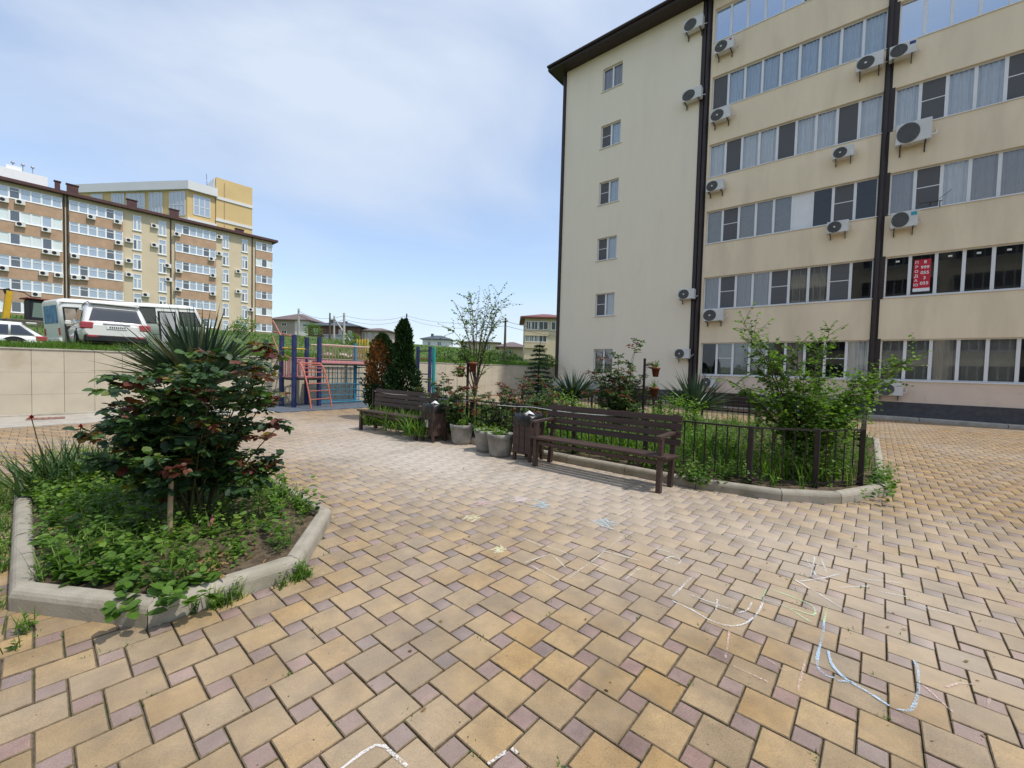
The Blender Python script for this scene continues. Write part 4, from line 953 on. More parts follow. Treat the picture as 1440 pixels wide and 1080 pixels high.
fac = MB(); fac.bbox(0, .4, -.45, .45, 0, .62, .02); facm = fac.mesh('casing', ac_m); fgr = MB(); fgr.lathe([(0, .405), (.22, .405), (.24, .4)], 14, (0, -.1, .31), 0, False, 'x'); fgrm = fgr.mesh('fan_grille', trim)
for (y, z) in [(-1.4,21.7),(0,21.8),(0,18.9),(2.3,18.8),(2.3,15.8),(3.1,15.8),(6.7,21.8),(9.5,21.9),(9.6,18.8),(5.0,15.8),(10.8,19.5),(10.8,16.4),(13.8,22.5),(13.8,19.5),(16.6,21.9),(22.5,23.0),(22.5,20.1),(21.3,18.9),
               (-1.5,12.8),(2.0,12.8),(3.4,12.8),(1.3,9.8),(5.0,12.8),(5.9,12.9),(9.6,15.8),(10.8,14.3),(15.4,16.6),(15.5,14.4),(16.8,16.0),(21.5,16.1),(16.7,13.0),(21.5,13.0),(25.4,17.6),(25.4,14.0),(27.4,11.0),(25.3,8.5),(12.7,11.5)]:
    face = LBX+.29 if (y < 10.3 or 16.3 < y < 22.1) else LBX+.0
    r = empty('air_conditioner', 'small white air conditioner on the long tan and cream block', 'air conditioner', (face, y, z-.3), 0, 'air conditioners on the tan block'); put('casing', facm, r); put('fan_grille', fgrm, r)
def tower():
    X = -125; root = empty('apartment_tower', 'tall yellow building with white roof parapet behind the tan block', 'building', (X, 30, 8)); O = (-X, -30, -8)
    yl = pm('yellow_wall', (.60, .44, .21), .8, .05, .3); wt = pm('white_parapet', (.66, .66, .66), .7, .03, .3)
    def bd(b, n, m): return b.build(n, m, root, O)
    b = MB(); b.box(X-14, X, 31.6, 39.6, 6, 46.9); bd(b, 'wall', yl)
    b = MB(); b.box(X-10, X-.6, 31.3, 31.59, 43, 46.7); bd(b, 'side_cladding', wt)
    for z in (36.2, 41.6): b = MB(); b.box(X, X+.2, 31.55, 39.7, z, z+.7); bd(b, 'band', wt)
    b = MB(); b.box(X+.01, X+.12, 33.3, 33.42, 34, 46); bd(b, 'pipe', tan)
    line = [Vector((-150.7, 9.4, 0)), Vector((-135.2, 19.9, 0)), Vector((-125.4, 25.9, 0)), Vector((-125.25, 31.5, 0))]
    bk = [Vector((-140, 31.5, 0)), Vector((-158, 16, 0))]
    def out(d):
        c = Vector((-140, 26, 0)); return [(p+(p-c).normalized()*d).xy for p in line]+[p.xy for p in bk]
    b = MB(); b.prism([tuple(p) for p in out(0)], 6, 42.0); bd(b, 'wall', yl)
    b = MB(); b.prism([tuple(p) for p in out(.9)], 42.0, 44.0); bd(b, 'parapet', wt)
    b = MB(); b.prism([tuple(p) for p in out(.5)], 34.2, 35.4); bd(b, 'band', wt)
    def wins(p, q, u0, u1, z0, z1, n=3):
        d = q-p; nn = Vector((d.y, -d.x, 0)).normalized(); a, c = p+d*u0+nn*.08, p+d*u1+nn*.08; f = MB()
        for k in range(n+1): m_ = a.lerp(c, k/n); f.beam(m_+Vector((0, 0, z0)), m_+Vector((0, 0, z1)), .18, .1, nn)
        for z in (z0, z0+(z1-z0)*.45, z1): f.beam(a+Vector((0, 0, z)), c+Vector((0, 0, z)), .1, .18)
        o = bd(f, 'window', wt); g_ = MB(); g_.poly([a+Vector((0, 0, z0)), c+Vector((0, 0, z0)), c+Vector((0, 0, z1)), a+Vector((0, 0, z1))]); g_.build('pane', pane_b, o)
    wins(line[2], line[3], .22, .8, 36.6, 41.2); wins(line[1], line[2], .08, .40, 36, 41.6, 4); wins(line[1], line[2], .58, .95, 36, 41.6, 4); wins(line[0], line[1], .2, .36, 36, 41.6, 3); wins(line[0], line[1], .5, .68, 36, 41.6, 4); wins(line[0], line[1], .72, .98, 36, 41.6, 4)
    b = MB(); b.tube([(X-3, 30.5, 44), (X-3, 30.3, 48)], .05, 5); bd(b, 'antenna', trim)
tower()
def house(name, label, x0, x1, dep, ybase, yeave, ytop, wall, roofm, wins=(), depth=8, over=.7, rz=None, split=None, chim=()):
    """hip roofed house fronting the line from pixel x0 to x1"""
    a = at(x0, ybase, dep); c = at(x1, ybase, dep); zb = min(a.z, c.z)-1.5; ze = at((x0+x1)/2, yeave, dep).z; zt = at((x0+x1)/2, ytop, dep).z
    w = math.hypot(c.x-a.x, c.y-a.y); ang = math.atan2(c.y-a.y, c.x-a.x)
    root = empty(name, label, 'house', (a.x, a.y, zb), ang); ze -= zb; zt -= zb; base = 1.5
    b = MB(); b.box(0, w, 0, depth, 0, ze); b.build('wall', wall, root)
    o = over; rg = min(w, depth)*.42
    b = MB(); b.add([(-o,-o,ze),(w+o,-o,ze),(w+o,depth+o,ze),(-o,depth+o,ze),(-o,-o,ze+.18),(w+o,-o,ze+.18),(w+o,depth+o,ze+.18),(-o,depth+o,ze+.18),(min(rg, w/2-.01),depth/2,zt),(max(w-rg, w/2+.01),depth/2,zt)],
          [(3,2,1,0),(0,1,5,4),(1,2,6,5),(2,3,7,6),(3,0,4,7),(4,5,9,8),(5,6,9),(6,7,8,9),(7,4,8)]); rf = b.build('roof', roofm, root)
    for (u, s) in chim: b = MB(); b.box(u*w-.35, u*w+.35, depth*.3, depth*.3+.6, ze, zt+s); b.build('chimney', roofm, rf)
    for (u0, u1, v0, v1) in wins:
        xa, xb, za, zb_ = u0*w, u1*w, base+(ze-base)*v0, base+(ze-base)*v1
        f = MB(); f.box(xa, xb, -.07, .0, za, za+.1); f.box(xa, xb, -.07, 0, zb_-.1, zb_); f.box(xa, xa+.1, -.07, 0, za+.1, zb_-.1); f.box(xb-.1, xb, -.07, 0, za+.1, zb_-.1); f.box((xa+xb)/2-.04, (xa+xb)/2+.04, -.06, 0, za+.1, zb_-.1)
        fo = f.build('window', pvc, root); g_ = MB(); g_.poly([(xa+.08, -.02, za+.08), (xb-.08, -.02, za+.08), (xb-.08, -.02, zb_-.08), (xa+.08, -.02, zb_-.08)]); g_.build('pane', pane_d, fo)
    return root, w, ze
wallw = pm('white_wall', (.72, .72, .71), .8, .04, .5); wallg = pm('greige_wall', (.42, .38, .34), .85, .06, .5); wallbr = pm('brown_brick', (.15, .085, .065), .9, .25, 2); wallpk = pm('pale_pink_wall', (.52, .41, .36), .85, .06, .5)
rf_br = pm('roof_taupe', (.16, .12, .115), .7, .12, 1); rf_sl = pm('roof_slate', (.075, .09, .115), .6, .12, 1); rf_rd = pm('roof_maroon', (.20, .075, .065), .6, .1, 1); wallcr = pm('cream_wall', (.60, .50, .34), .85, .05, .5)
r_, w_, ze_ = house('house', 'two storey greige and white house with brown hip roof beside the tan block', 381, 434, 96, 472, 450.5, 438, wallg, rf_br, [(.28, .42, .62, .85), (.28, .42, .12, .38)], 9)
b = MB(); b.box(w_*.64, w_+.05, -.12, .0, 0, ze_-.02); b.build('white_wall', wallw, r_)
house('house', 'dark brown brick house with slate hip roof and chimney', 433, 503, 86, 480, 459, 449, wallbr, rf_sl, [(.12, .2, .45, .85), (.62, .68, .3, .8), (.8, .88, .3, .75)], 10, chim=((.35, .3), (.62, .0)))
house('house', 'pale pink house with taupe roof right of the brown brick house', 505, 546, 88, 484, 466, 459, wallpk, rf_br, [(.12, .22, .35, .9), (.3, .4, .3, .9), (.55, .68, .2, .8), (.8, .9, .3, .85)], 8)
house('house', 'small white house with slate roof standing alone on the skyline', 594, 632, 120, 490, 477.5, 470.5, wallw, rf_sl, [(.2, .3, .35, .8), (.55, .7, .35, .8)], 7, chim=((.3, .4),))
house('house', 'low beige house with flat brown roof behind the thin young tree', 648, 700, 92, 493, 482, 478, wallcr, rf_br, [(.1, .18, .2, .85), (.7, .8, .2, .8)], 8)
house('house', 'low pale house with brown gable beside the tall dark pole', 701, 738, 74, 500, 489, 479, wallcr, rf_br, [(.35, .5, .15, .8)], 8)
def cream_house():
    r, w, ze = house('house', 'three storey cream house with maroon roof and glazed balconies beside the corner', 737, 800, 60, 505, 448, 436, wallcr, rf_rd, [(.02, .13, .72, .93), (.14, .29, .72, .93), (.30, .52, .72, .93), (.58, .78, .72, .93), (.02, .1, .42, .63), (.11, .2, .42, .63), (.21, .3, .42, .63), (.31, .5, .42, .63)], 9)
    for v in (.66, .36, .08):
        b = MB(); z = 1.5+(ze-1.5)*v; b.box(-.05, w*.53, -.25, -.075, z-.5, z+.1); b.build('balcony_front', wallcr, r)
cream_house()
b = MB(); p = at(455, 482, 70); b.bbox(0, 3.4, 0, 4, -1.5, 1.3, .05); gar = empty('garage', 'grey metal garage box below the brown brick house', 'garage', (p.x, p.y, p.z), math.radians(40))
b.build('walls', pm('garage_grey', (.36, .37, .38), .7, .08, 1), gar); b = MB(); b.bbox(-.1, 3.5, -.1, 4.1, 1.3, 1.42, .02); b.build('roof', hm, gar); b = MB(); b.bbox(.5, 2.9, -.06, 0, -1.4, .9, .02); b.build('door', hm, gar)

# ---------------------------------------------------------------- poles and wires
pole_c = pm('concrete_pole', (.42, .40, .36), .9, .08, 2); pole_w = pm('wooden_pole', (.10, .075, .06), .9, .2, 2); wire_m = pm('wire', (.03, .03, .035), .6)
TOPS = []
for (x, dep, yt, m, lb, r) in [(420, 60, 434, pole_c, 'grey concrete power pole in front of the white house', .16), (464, 62, 440, pole_w, 'dark thin wooden pole in front of the brown house roof', .13), (470, 63, 444, pole_c, 'pale pole with slanting brace beside the dark pole', .14),
                               (484, 55, 440, pole_c, 'pale grey concrete pole at the right end of the brown house', .16), (572, 75, 441, pole_w, 'dark pole top showing behind the tall conifer', .14), (711, 45, 447, pole_w, 'dark wooden pole standing clear beside the thin young tree', .13)]:
    t = at(x, yt, dep); zb = hill(t.x, t.y)-.5; root = empty('utility_pole', lb, 'utility pole', (t.x, t.y, zb)); b = MB(); b.tube([(0, 0, 0), (0, 0, t.z-zb)], [r*1.25, r*.8], 10); b.build('shaft', m, root)
    b = MB(); b.beam((-.6, .3, t.z-zb-.4), (.6, -.3, t.z-zb-.4), .08, .1); b.build('crossarm', m, root); TOPS.append(Vector((t.x, t.y, t.z-.35)))
    if x == 470: b = MB(); b.tube([(0, 0, t.z-zb-.4), (2.3, 1.6, 0)], .12, 8); b.build('brace', pole_c, root)
far_r = at(860, 470, 60)
def wire(p, q, sag, lb):
    b = MB(); n = 14; o = Vector(p); b.tube([p.lerp(q, k/n)-Vector((0, 0, sag*4*(k/n)*(1-k/n)))-o for k in range(n+1)], .022, 4); tag(b.build('overhead_wire', wire_m, None, o), lb, 'wire', 'overhead wires')
for dz in (0, .5):
    for i, (a, c) in enumerate(((0, 3), (3, 4), (4, 5))): wire(TOPS[a]-Vector((0, 0, dz)), TOPS[c]-Vector((0, 0, dz)), .7+.3*dz, 'thin dark overhead wire strung between the power poles')
    wire(TOPS[5]-Vector((0, 0, dz)), far_r-Vector((0, 0, dz)), .6, 'thin dark overhead wire running from the lone dark pole towards the cream house')
# ---------------------------------------------------------------- plants
bark = pm('bark', (.10, .075, .055), .9, .25, 20, .4, 60); cane_m = pm('green_cane', (.07, .075, .03), .7, .3, 20)
M_rose = leafm('rose_leaf', [(0, (.018, .045, .020)), (.35, (.034, .078, .028)), (.62, (.075, .145, .038)), (.74, (.13, .17, .035)), (.84, (.20, .15, .03)), (.9, (.15, .05, .03)), (1, (.10, .028, .022))], .28, .48, .35)
M_rose2 = leafm('garden_rose_leaf', [(0, (.03, .065, .022)), (.5, (.07, .13, .034)), (.7, (.13, .18, .04)), (.82, (.16, .09, .03)), (1, (.16, .04, .03))], .3, .4, .4)
M_weed = leafm('weed_leaf', [(0, (.04, .085, .015)), (.5, (.09, .18, .026)), (.85, (.16, .27, .04)), (1, (.27, .31, .07))], .4, .5)
M_elm = leafm('young_tree_leaf', [(0, (.04, .09, .016)), (.5, (.095, .185, .028)), (1, (.19, .29, .045))], .45, .45)
M_yuc = leafm('yucca_leaf', [(0, (.025, .052, .032)), (.6, (.06, .10, .065)), (.9, (.12, .165, .11)), (1, (.18, .17, .09))], .12, .4, .45)
M_iris = leafm('iris_leaf', [(0, (.025, .06, .022)), (.6, (.05, .105, .035)), (1, (.11, .17, .05))], .25, .4)
M_lily = LG2
M_thuja = leafm('thuja_green', [(0, (.010, .028, .010)), (.6, (.022, .055, .016)), (.8, (.035, .075, .02)), (.86, (.16, .07, .025)), (1, (.25, .11, .035))], .15, .6, .2)
M_spruce = leafm('spruce_green', [(0, (.010, .03, .016)), (1, (.03, .07, .035))], .1, .6, .2)
M_grass = leafm('grass_blade', [(0, (.045, .10, .016)), (.6, (.085, .17, .025)), (.9, (.16, .23, .04)), (1, (.30, .28, .10))], .4, .6, .2)
M_dry = leafm('dry_leaf', [(0, (.14, .075, .035)), (1, (.36, .25, .12))], .2, .8, .1)
M_red = leafm('red_petal', [(0, (.20, .008, .012)), (1, (.42, .03, .035))], .3, .9, .05)
M_rust = leafm('faded_petal', [(0, (.18, .035, .022)), (1, (.30, .06, .04))], .3, .95, .03)

def compound(F, P, az, el, s, lv, rs=NR, n5=True):
    """rose leaves: an end leaflet and two pairs along a stalk"""
    n = len(P); d = np.stack([np.cos(az)*np.cos(el), np.sin(az)*np.cos(el), np.sin(el)], -1)
    for k, (t, da, sc) in enumerate(((1.25, 0, 1.05), (.95, 1.05, .95), (.95, -1.05, .95), (.45, 1.2, .75), (.45, -1.2, .75))):
        q = P+d*(s*t)[:, None]
        leaves(F, q, az+da+rs.normal(0, .15, n), el-.15+rs.normal(0, .25, n), rs.normal(0, .4, n), s*sc*rs.uniform(.85, 1.15, n), rs.uniform(.95, 1.1, n), np.clip(lv+rs.normal(0, .05, n), 0, 1))
def rose_bush(name, label, base, H, R, ncane, nshoot, s, mat, top_red=.25, flower=None, nfl=0, squash=1.0, tips=None, rz0=0, low=.15, group=None):
    root = empty(name, label, 'rose bush', base, 0, group); S = MB(); F = Fol(); P, AZ, EL, LV, FP = [], [], [], [], []
    for c in range(ncane):
        az = 2*math.pi*c/ncane+RS.uniform(-.3, .3)
        if tips and c < len(tips): tip = Vector(tips[c])-Vector(base)
        else:
            rr = R*math.sqrt(RS.uniform(.05, 1)); hh = H*RS.uniform(.45, 1)*(1-.35*(rr/R)**2); tip = Vector((rr*math.cos(az), rr*math.sin(az)*squash, hh))
        b0 = Vector((RS.uniform(-.08, .08), RS.uniform(-.08, .08), 0)); mid = b0.lerp(tip, .45)+Vector((0, 0, tip.z*.18))
        pts = [b0*(1-t)**2+mid*2*t*(1-t)+tip*t*t for t in [k/8 for k in range(9)]]; S.tube(pts, [.011*(1-.75*k/8) for k in range(9)], 5)
        for k in range(nshoot):
            t = RS.uniform(low, 1.0) if k else 1.0; i = min(7, int(t*8)); p = pts[i].lerp(pts[i+1], t*8-i); a2 = RS.uniform(0, 6.28); e2 = RS.uniform(-.1, .9); l2 = RS.uniform(.1, .32)*R/.8*(1.15-.5*t)
            d = Vector((math.cos(a2)*math.cos(e2), math.sin(a2)*math.cos(e2), math.sin(e2))); end = p+d*l2; S.tube([p, end], [.005, .0025], 4)
            nn = 6; red = (t > .8 and RS.random() < top_red)
            for q in range(nn):
                u = (q+.6)/nn; P.append(p+d*l2*u); AZ.append(a2+(1 if q % 2 else -1)*RS.uniform(.5, 1.3)); EL.append(RS.uniform(-.35, .45))
                LV.append(RS.uniform(.88, 1) if red else (RS.uniform(.68, .9) if RS.random() < .08 else RS.uniform(0, .68)))
            if t > .75: FP.append(end)
    S.build('canes', cane_m, root)
    n = len(P); compound(F, np.array([v[:] for v in P]), np.array(AZ), np.array(EL), U(.6, 1.3, n)*s, np.array(LV)); F.build('foliage', mat, root)
    for k in range(min(nfl, len(FP))):
        p = FP[RS.randrange(len(FP))]; G = Fol(); m = 26; az = U(0, 6.28, m); el = np.linspace(1.3, .0, m)
        leaves(G, np.tile(np.array(p[:]), (m, 1)), az, el, U(-.3, .3, m), U(.025, .042, m), U(1.0, 1.4, m), U(0, 1, m), LITE_V, LITE_F); G.build('flower', flower, root, None)
    return root
def yucca(label, x, y, zc, L_, n, w=.042, dead=.05, spread=1.35):
    root = empty('yucca', label, 'yucca', (x, y, .1)); b = MB(); b.tube([(0, 0, 0), (.02, .01, zc*.5), (0, 0, zc)], [.07, .06, .055], 8); b.build('trunk', bark, root)
    F = Fol(); t = np.sqrt(U(0, 1, n)); lean = t*spread+NR.normal(0, .08, n); az = U(0, 6.28, n)
    P = np.stack([.04*np.cos(az), .04*np.sin(az), zc+.05*(1-t)], -1)
    blades(F, P, az, lean, L_*U(.75, 1.1, n), U(.8, 1.15, n)*w, np.where(U(0, 1, n) < .12, U(.4, 1.2, n), U(-.05, .15, n)), np.where(U(0, 1, n) < dead, 1, U(0, .9, n)), 5, .45); F.build('leaves', M_yuc, root); return root
def clump(name, label, cat, x, y, n, L0, L1, w, lean1, bend1, mat, r=.15, z=.1, flower=None, nf=0, group=None):
    root = empty(name, label, cat, (x, y, z), 0, group); F = Fol(); az = U(0, 6.28, n); rr = r*np.sqrt(U(0, 1, n)); a2 = U(0, 6.28, n)
    P = np.stack([rr*np.cos(a2), rr*np.sin(a2), 0*az], -1); blades(F, P, az, U(.02, lean1, n), U(L0, L1, n), U(.7, 1.2, n)*w, U(.05, bend1, n), U(0, 1, n), 5, .25); F.build('leaves', mat, root)
    for k in range(nf):
        h = L1*RS.uniform(.85, 1.1); q = Vector((RS.uniform(-r, r), RS.uniform(-r, r), h)); b = MB(); b.tube([(q.x*.5, q.y*.5, 0), q], .004, 5); st = b.build('flower_stem', cane_m, root)
        G = Fol(); m = 30; leaves(G, np.tile(np.array(q[:]), (m, 1)), U(0, 6.28, m), U(-.3, 1.5, m), U(-.4, .4, m), U(.02, .035, m), U(.8, 1.2, m), U(0, 1, m), LITE_V, LITE_F); G.build('flower', flower, root)
    return root
def tips_tree(name, label, cat, base, tips, rad, mat, nleaf, lsize, twig, fill=None, lite=False, spread=.5, fork=None, lowt=.35):
    """stems drawn from the foot to each crown tip, twigs and leaves along the outer part"""
    root = empty(name, label, cat, base); S = MB(); F = Fol(); P, AZ, EL = [], [], []; bv = Vector(base)
    fk = Vector(fork)-bv if fork else None
    if fk: S.tube([(0, 0, 0), fk*.5+Vector((.03, -.02, 0)), fk], [rad*1.7, rad*1.4, rad*1.2], 8)
    for i, tp in enumerate(tips):
        t_ = Vector(tp)-bv; j = fk*RS.uniform(.75, 1) if fk else Vector((RS.uniform(-.06, .06), RS.uniform(-.06, .06), 0)); mid = j.lerp(t_, .4)+Vector((-t_.x*.12, -t_.y*.12, t_.z*.22)); n = 12
        pts = [j*(1-k/n)**2+mid*2*(k/n)*(1-k/n)+t_*(k/n)**2+Vector((RS.uniform(-1, 1), RS.uniform(-1, 1), RS.uniform(-1, 1)))*.012 for k in range(n+1)]
        S.tube(pts, [rad*(1-.85*k/n)*RS.uniform(.8, 1) for k in range(n+1)], 6)
        for q in range(twig):
            t = lowt+(1-lowt)*RS.random()**.8; k = min(n-1, int(t*n)); p = pts[k].lerp(pts[k+1], t*n-k); ax = (pts[k+1]-pts[k]).normalized()
            d = (ax*RS.uniform(.3, 1)+Vector((RS.gauss(0, 1), RS.gauss(0, 1), RS.gauss(0, .55)))*spread).normalized(); l2 = RS.uniform(.12, .38)*(t_.length/2.2)
            e = p+d*l2+Vector((0, 0, -.04*l2)); S.tube([p, (p+e)/2+Vector((0, 0, .02)), e], [rad*.22, rad*.16, rad*.08], 4); az = math.atan2(d.y, d.x)
            for w in range(nleaf):
                u = (w+.7)/nleaf; P.append(p.lerp(e, u)); AZ.append(az+(1 if w % 2 else -1)*RS.uniform(.6, 1.3)); EL.append(RS.uniform(-.5, .4)+d.z*.3)
    if fill:
        for (c, r, n) in fill:
            c = Vector(c)-bv
            for _ in range(n):
                v = Vector((RS.gauss(0, 1), RS.gauss(0, 1), RS.gauss(0, 1)*.8)).normalized()*r*RS.random()**.4; P.append(c+v); AZ.append(RS.uniform(0, 6.28)); EL.append(RS.uniform(-.6, .5))
    S.build('branches', bark, root); n = len(P)
    leaves(F, np.array([v[:] for v in P]), np.array(AZ), np.array(EL), NR.normal(0, .5, n), U(.7, 1.25, n)*lsize, U(.85, 1.1, n), U(0, 1, n), *((LITE_V, LITE_F) if lite else (LEAF_V, LEAF_F))); F.build('crown', mat, root)
    return root
def conifer(name, label, x, y, H, prof, n, mat, brown=None, s=.09):
    root = empty(name, label, 'conifer', (x, y, .1)); b = MB(); b.tube([(0, 0, 0), (0, 0, H*.9)], [.05, .01], 7); b.build('trunk', bark, root)
    F = Fol(); t = U(0, 1, n)**.9; az = U(0, 6.28, n); R_ = np.interp(t, [p[0] for p in prof], [p[1] for p in prof])
    lump = 1+.22*np.sin(az*3+t*9)*np.sin(t*17+az)+.12*np.sin(az*7-t*25); r = R_*lump*np.sqrt(U(.25, 1.08, n))
    P = np.stack([r*np.cos(az), r*np.sin(az), t*H], -1); lv = U(0, .8, n)
    if brown: 
        bz, ba, bw, bh = brown; d = ((t-bz)/bh)**2+(np.angle(np.exp(1j*(az-ba)))/bw)**2; lv = np.where((d < 1+NR.normal(0, .25, n)), U(.84, 1, n), lv)
    leaves(F, P, az+NR.normal(0, .6, n), U(.3, 1.35, n), NR.uniform(0, 3.1, n), U(.7, 1.3, n)*s, U(.5, .9, n), lv, LITE_V, LITE_F); F.build('crown', mat, root); return root

# --- the near bed: big rose bush, yucca behind it, irises, weeds
RB = (-4.2, .95, .1)
rt = [at(x, y, d) for (x, y, d) in ((292, 497, 3.3), (378, 486, 3.5), (395, 500, 3.6), (180, 530, 3.4), (170, 590, 3.5), (392, 600, 3.4), (375, 655, 3.3), (360, 520, 3.2), (195, 620, 3.3), (300, 530, 3.0), (215, 540, 3.1), (250, 520, 3.6))]
rose_bush('rose_bush', 'large dark leaved rose bush spilling over the small kerbed bed', RB, 1.55, .62, 40, 12, .056, M_rose, .28, M_rust, 7, tips=rt, low=.30)
yucca('tall spiky yucca standing behind the large rose bush in the small bed', -5.55, 1.25, 1.05, .88, 220, w=.05, spread=1.15)
clump('iris_clump', 'narrow strap leaved clump with dark red flowers at the end of the small bed', 'iris', -6.1, .30, 260, .34, .72, .024, .8, .9, M_iris, .36, flower=M_red, nf=2)
clump('carnation', 'single bright red flower on a stem beside the blue hoop', 'flower', -6.05, .85, 14, .15, .35, .012, .6, .8, M_iris, .08, flower=M_red, nf=1)
hose = pm('blue_hose', (.06, .22, .42), .4, .08, 6)
b = MB(); c0 = Vector((-6.1, 1.0, .1)); b.tube([Vector((-.12+.04*k*.4, .55*math.sin(-math.pi/2+k*.26)*.5+.25, max(0, .56*math.sin(k*.26)))) for k in range(13)], .012, 7)
tag(b.build('hose_hoop', hose, None, c0), 'blue hose bent into a hoop beside the red flower', 'hose')
b = MB(); p = gnd(239, 782); b.tube([(0, 0, 0), (.01, .0, .25), (-.005, .01, .48)], [.018, .017, .016], 8); tag(b.build('stake', pm('pale_wood', (.33, .25, .15), .8, .2, 12), None, (p.x, p.y, .08)), 'pale wooden stake stuck in the soil under the large rose bush', 'stake')
b = MB(); p = gnd(305, 745, .2); b.bbox(-.06, .06, -.012, .012, 0, .006, .002); o = tag(b.build('plastic_scrap', pm('faded_pink', (.30, .12, .11), .6), None, (p.x-.12, p.y, .24)), 'small faded pink plastic strip caught under the large rose bush', 'litter'); o.rotation_euler = (.3, .5, -.5)

def scatter_in(poly, n, fn=None):
    xs = [p[0] for p in poly]; ys = [p[1] for p in poly]; o = []
    while len(o) < n:
        p = (RS.uniform(min(xs), max(xs)), RS.uniform(min(ys), max(ys)))
        if inside(p, poly) and (fn is None or RS.random() < fn(*p)): o.append(p)
    return np.array(o)
def herbs(F, pts, z, hmin, hmax, nl, ls, lvlo=0, lvhi=1):
    """upright weeds: a tuft of leaves climbing a short stem at each point"""
    n = len(pts); h = U(hmin, hmax, n); bx = NR.normal(0, .25, n); by = NR.normal(0, .25, n); base = NR.uniform(lvlo, lvhi, n)
    for k in range(nl):
        t = (k+.6)/nl; P = np.stack([pts[:, 0]+bx*h*t, pts[:, 1]+by*h*t, z+h*t], -1); az = k*2.4+U(0, 6.28, n)
        leaves(F, P, az, U(-.2, .7, n), NR.normal(0, .4, n), ls*U(.7, 1.3, n)*(1.15-.4*t), U(.75, 1.0, n), np.clip(base*.7+.3*t+NR.normal(0, .08, n), 0, 1), LITE_V if ls < .04 else LEAF_V, LITE_F if ls < .04 else LEAF_F)
def tufts(F, pts, z, L0, L1, w, per, lean=.7, bend=.9):
    n = len(pts)*per; P = np.repeat(np.c_[pts, np.full(len(pts), z)], per, 0)+np.c_[NR.normal(0, .02, (n, 2)), np.zeros(n)]
    blades(F, P, U(0, 6.28, n), U(.03, lean, n), U(L0, L1, n), U(.6, 1.3, n)*w, U(.1, bend, n), U(0, 1, n), 3, .2)
in1 = inset(BED1, .13); F = Fol()
dens1 = lambda x, y: 1.0 if x < -4.6 else (.9 if y < .75 else .5 if x > -3.7 and y > .8 else .75)
herbs(F, scatter_in(in1, 1500, dens1), .11, .06, .26, 9, .036); herbs(F, scatter_in(in1, 520, dens1), .10, .08, .30, 9, .062, .1, .9)
herbs(F, scatter_in(in1, 120, lambda x, y: .9 if y < .5 else .1), .10, .05, .16, 8, .085, .0, .7); tufts(F, scatter_in(in1, 150, dens1), .1, .10, .34, .007, 9)
herbs(F, scatter_in([(-7.6,.5),(-6.9,.0),(-5.2,.05),(-5.0,.8),(-7.0,1.2)], 200), .11, .12, .28, 10, .05, .2, 1)
out1 = np.array([(-3.3+RS.gauss(0, .12), .02+RS.gauss(0, .04)) for _ in range(5)]+[(-2.86+abs(RS.gauss(0, .02)), 1.2+RS.gauss(0, .05)) for _ in range(14)]+[(-5.6+RS.gauss(0, .9), -.14+RS.gauss(0, .06)) for _ in range(90)]+[(-6.9+RS.gauss(0, .3), -.25+RS.gauss(0, .12)) for _ in range(60)]+[(-2.87, .75+RS.gauss(0, .07)) for _ in range(14)])
herbs(F, out1, .0, .04, .15, 7, .035, .2, 1); tufts(F, out1, .0, .06, .17, .007, 5)
herbs(F, np.array([(-3.02+RS.gauss(0, .12), .52+RS.gauss(0, .1)) for _ in range(12)]), .11, .03, .12, 8, .075, .2, .6)
jt = np.array(JOINTS); tufts(F, jt, -.008, .012, .035, .005, 7, 1.2, .6); herbs(F, jt[:110], -.01, .008, .02, 6, .013, .2, .9)
stuff(F.build('weeds', M_weed)); F = Fol()
p = scatter_in(in1, 260, lambda x, y: 1 if x > -4.4 else .15); n = len(p); leaves(F, np.c_[p, np.full(n, .128)], U(0, 6.28, n), NR.normal(0, .2, n), NR.normal(0, .5, n), U(.02, .06, n), U(.5, .9, n), U(0, 1, n))
c = gnd(290, 800, .12); n = 60; leaves(F, np.c_[NR.normal(c.x, .1, n), NR.normal(c.y, .05, n), U(.125, .15, n)], U(0, 6.28, n), NR.normal(0, .3, n), NR.normal(0, .8, n), U(.03, .07, n), U(.3, .6, n), U(.5, 1, n))
n = 120; leaves(F, np.c_[U(-6.5, .8, n), U(.2, 5.0, n), np.full(n, .006)], U(0, 6.28, n), NR.normal(0, .1, n), NR.normal(0, .3, n), U(.012, .03, n), U(.4, .8, n), U(0, .8, n))
stuff(F.build('fallen_leaves', M_dry))

# --- the large garden
G2 = inset(BED2, .16); F = Fol()
herbs(F, scatter_in(G2, 2600), .11, .08, .32, 9, .045); herbs(F, scatter_in([(-9.5,5.7),(-1.4,5.7),(-.1,7),(-.1,8),(-9.5,7.4)], 900), .10, .1, .34, 9, .05, .1, .9)
tufts(F, scatter_in(G2, 700), .1, .15, .5, .012, 8); tufts(F, scatter_in([(-3.8,5.75),(-1.3,5.75),(-.2,6.6),(-.2,7.5),(-3.8,7.0)], 120), .1, .15, .45, .012, 9)
e2 = np.array([(-1.6+RS.gauss(0, .12), 5.55+RS.gauss(0, .05)) for _ in range(40)]+[(.2+RS.gauss(0, .06), 7.3+RS.gauss(0, .4)) for _ in range(70)]); herbs(F, e2, .06, .06, .3, 8, .05, .1, .8)
stuff(F.build('garden_weeds', M_weed))
yucca('spiky blue-green yucca in the garden in front of the far bench', *at(978, 540, 9.6).xy, .5, .98, 150, w=.055)
yucca('spiky dark yucca in front of the corner of the blank wall', *at(806, 540, 12).xy, .5, 1.0, 140, w=.06)
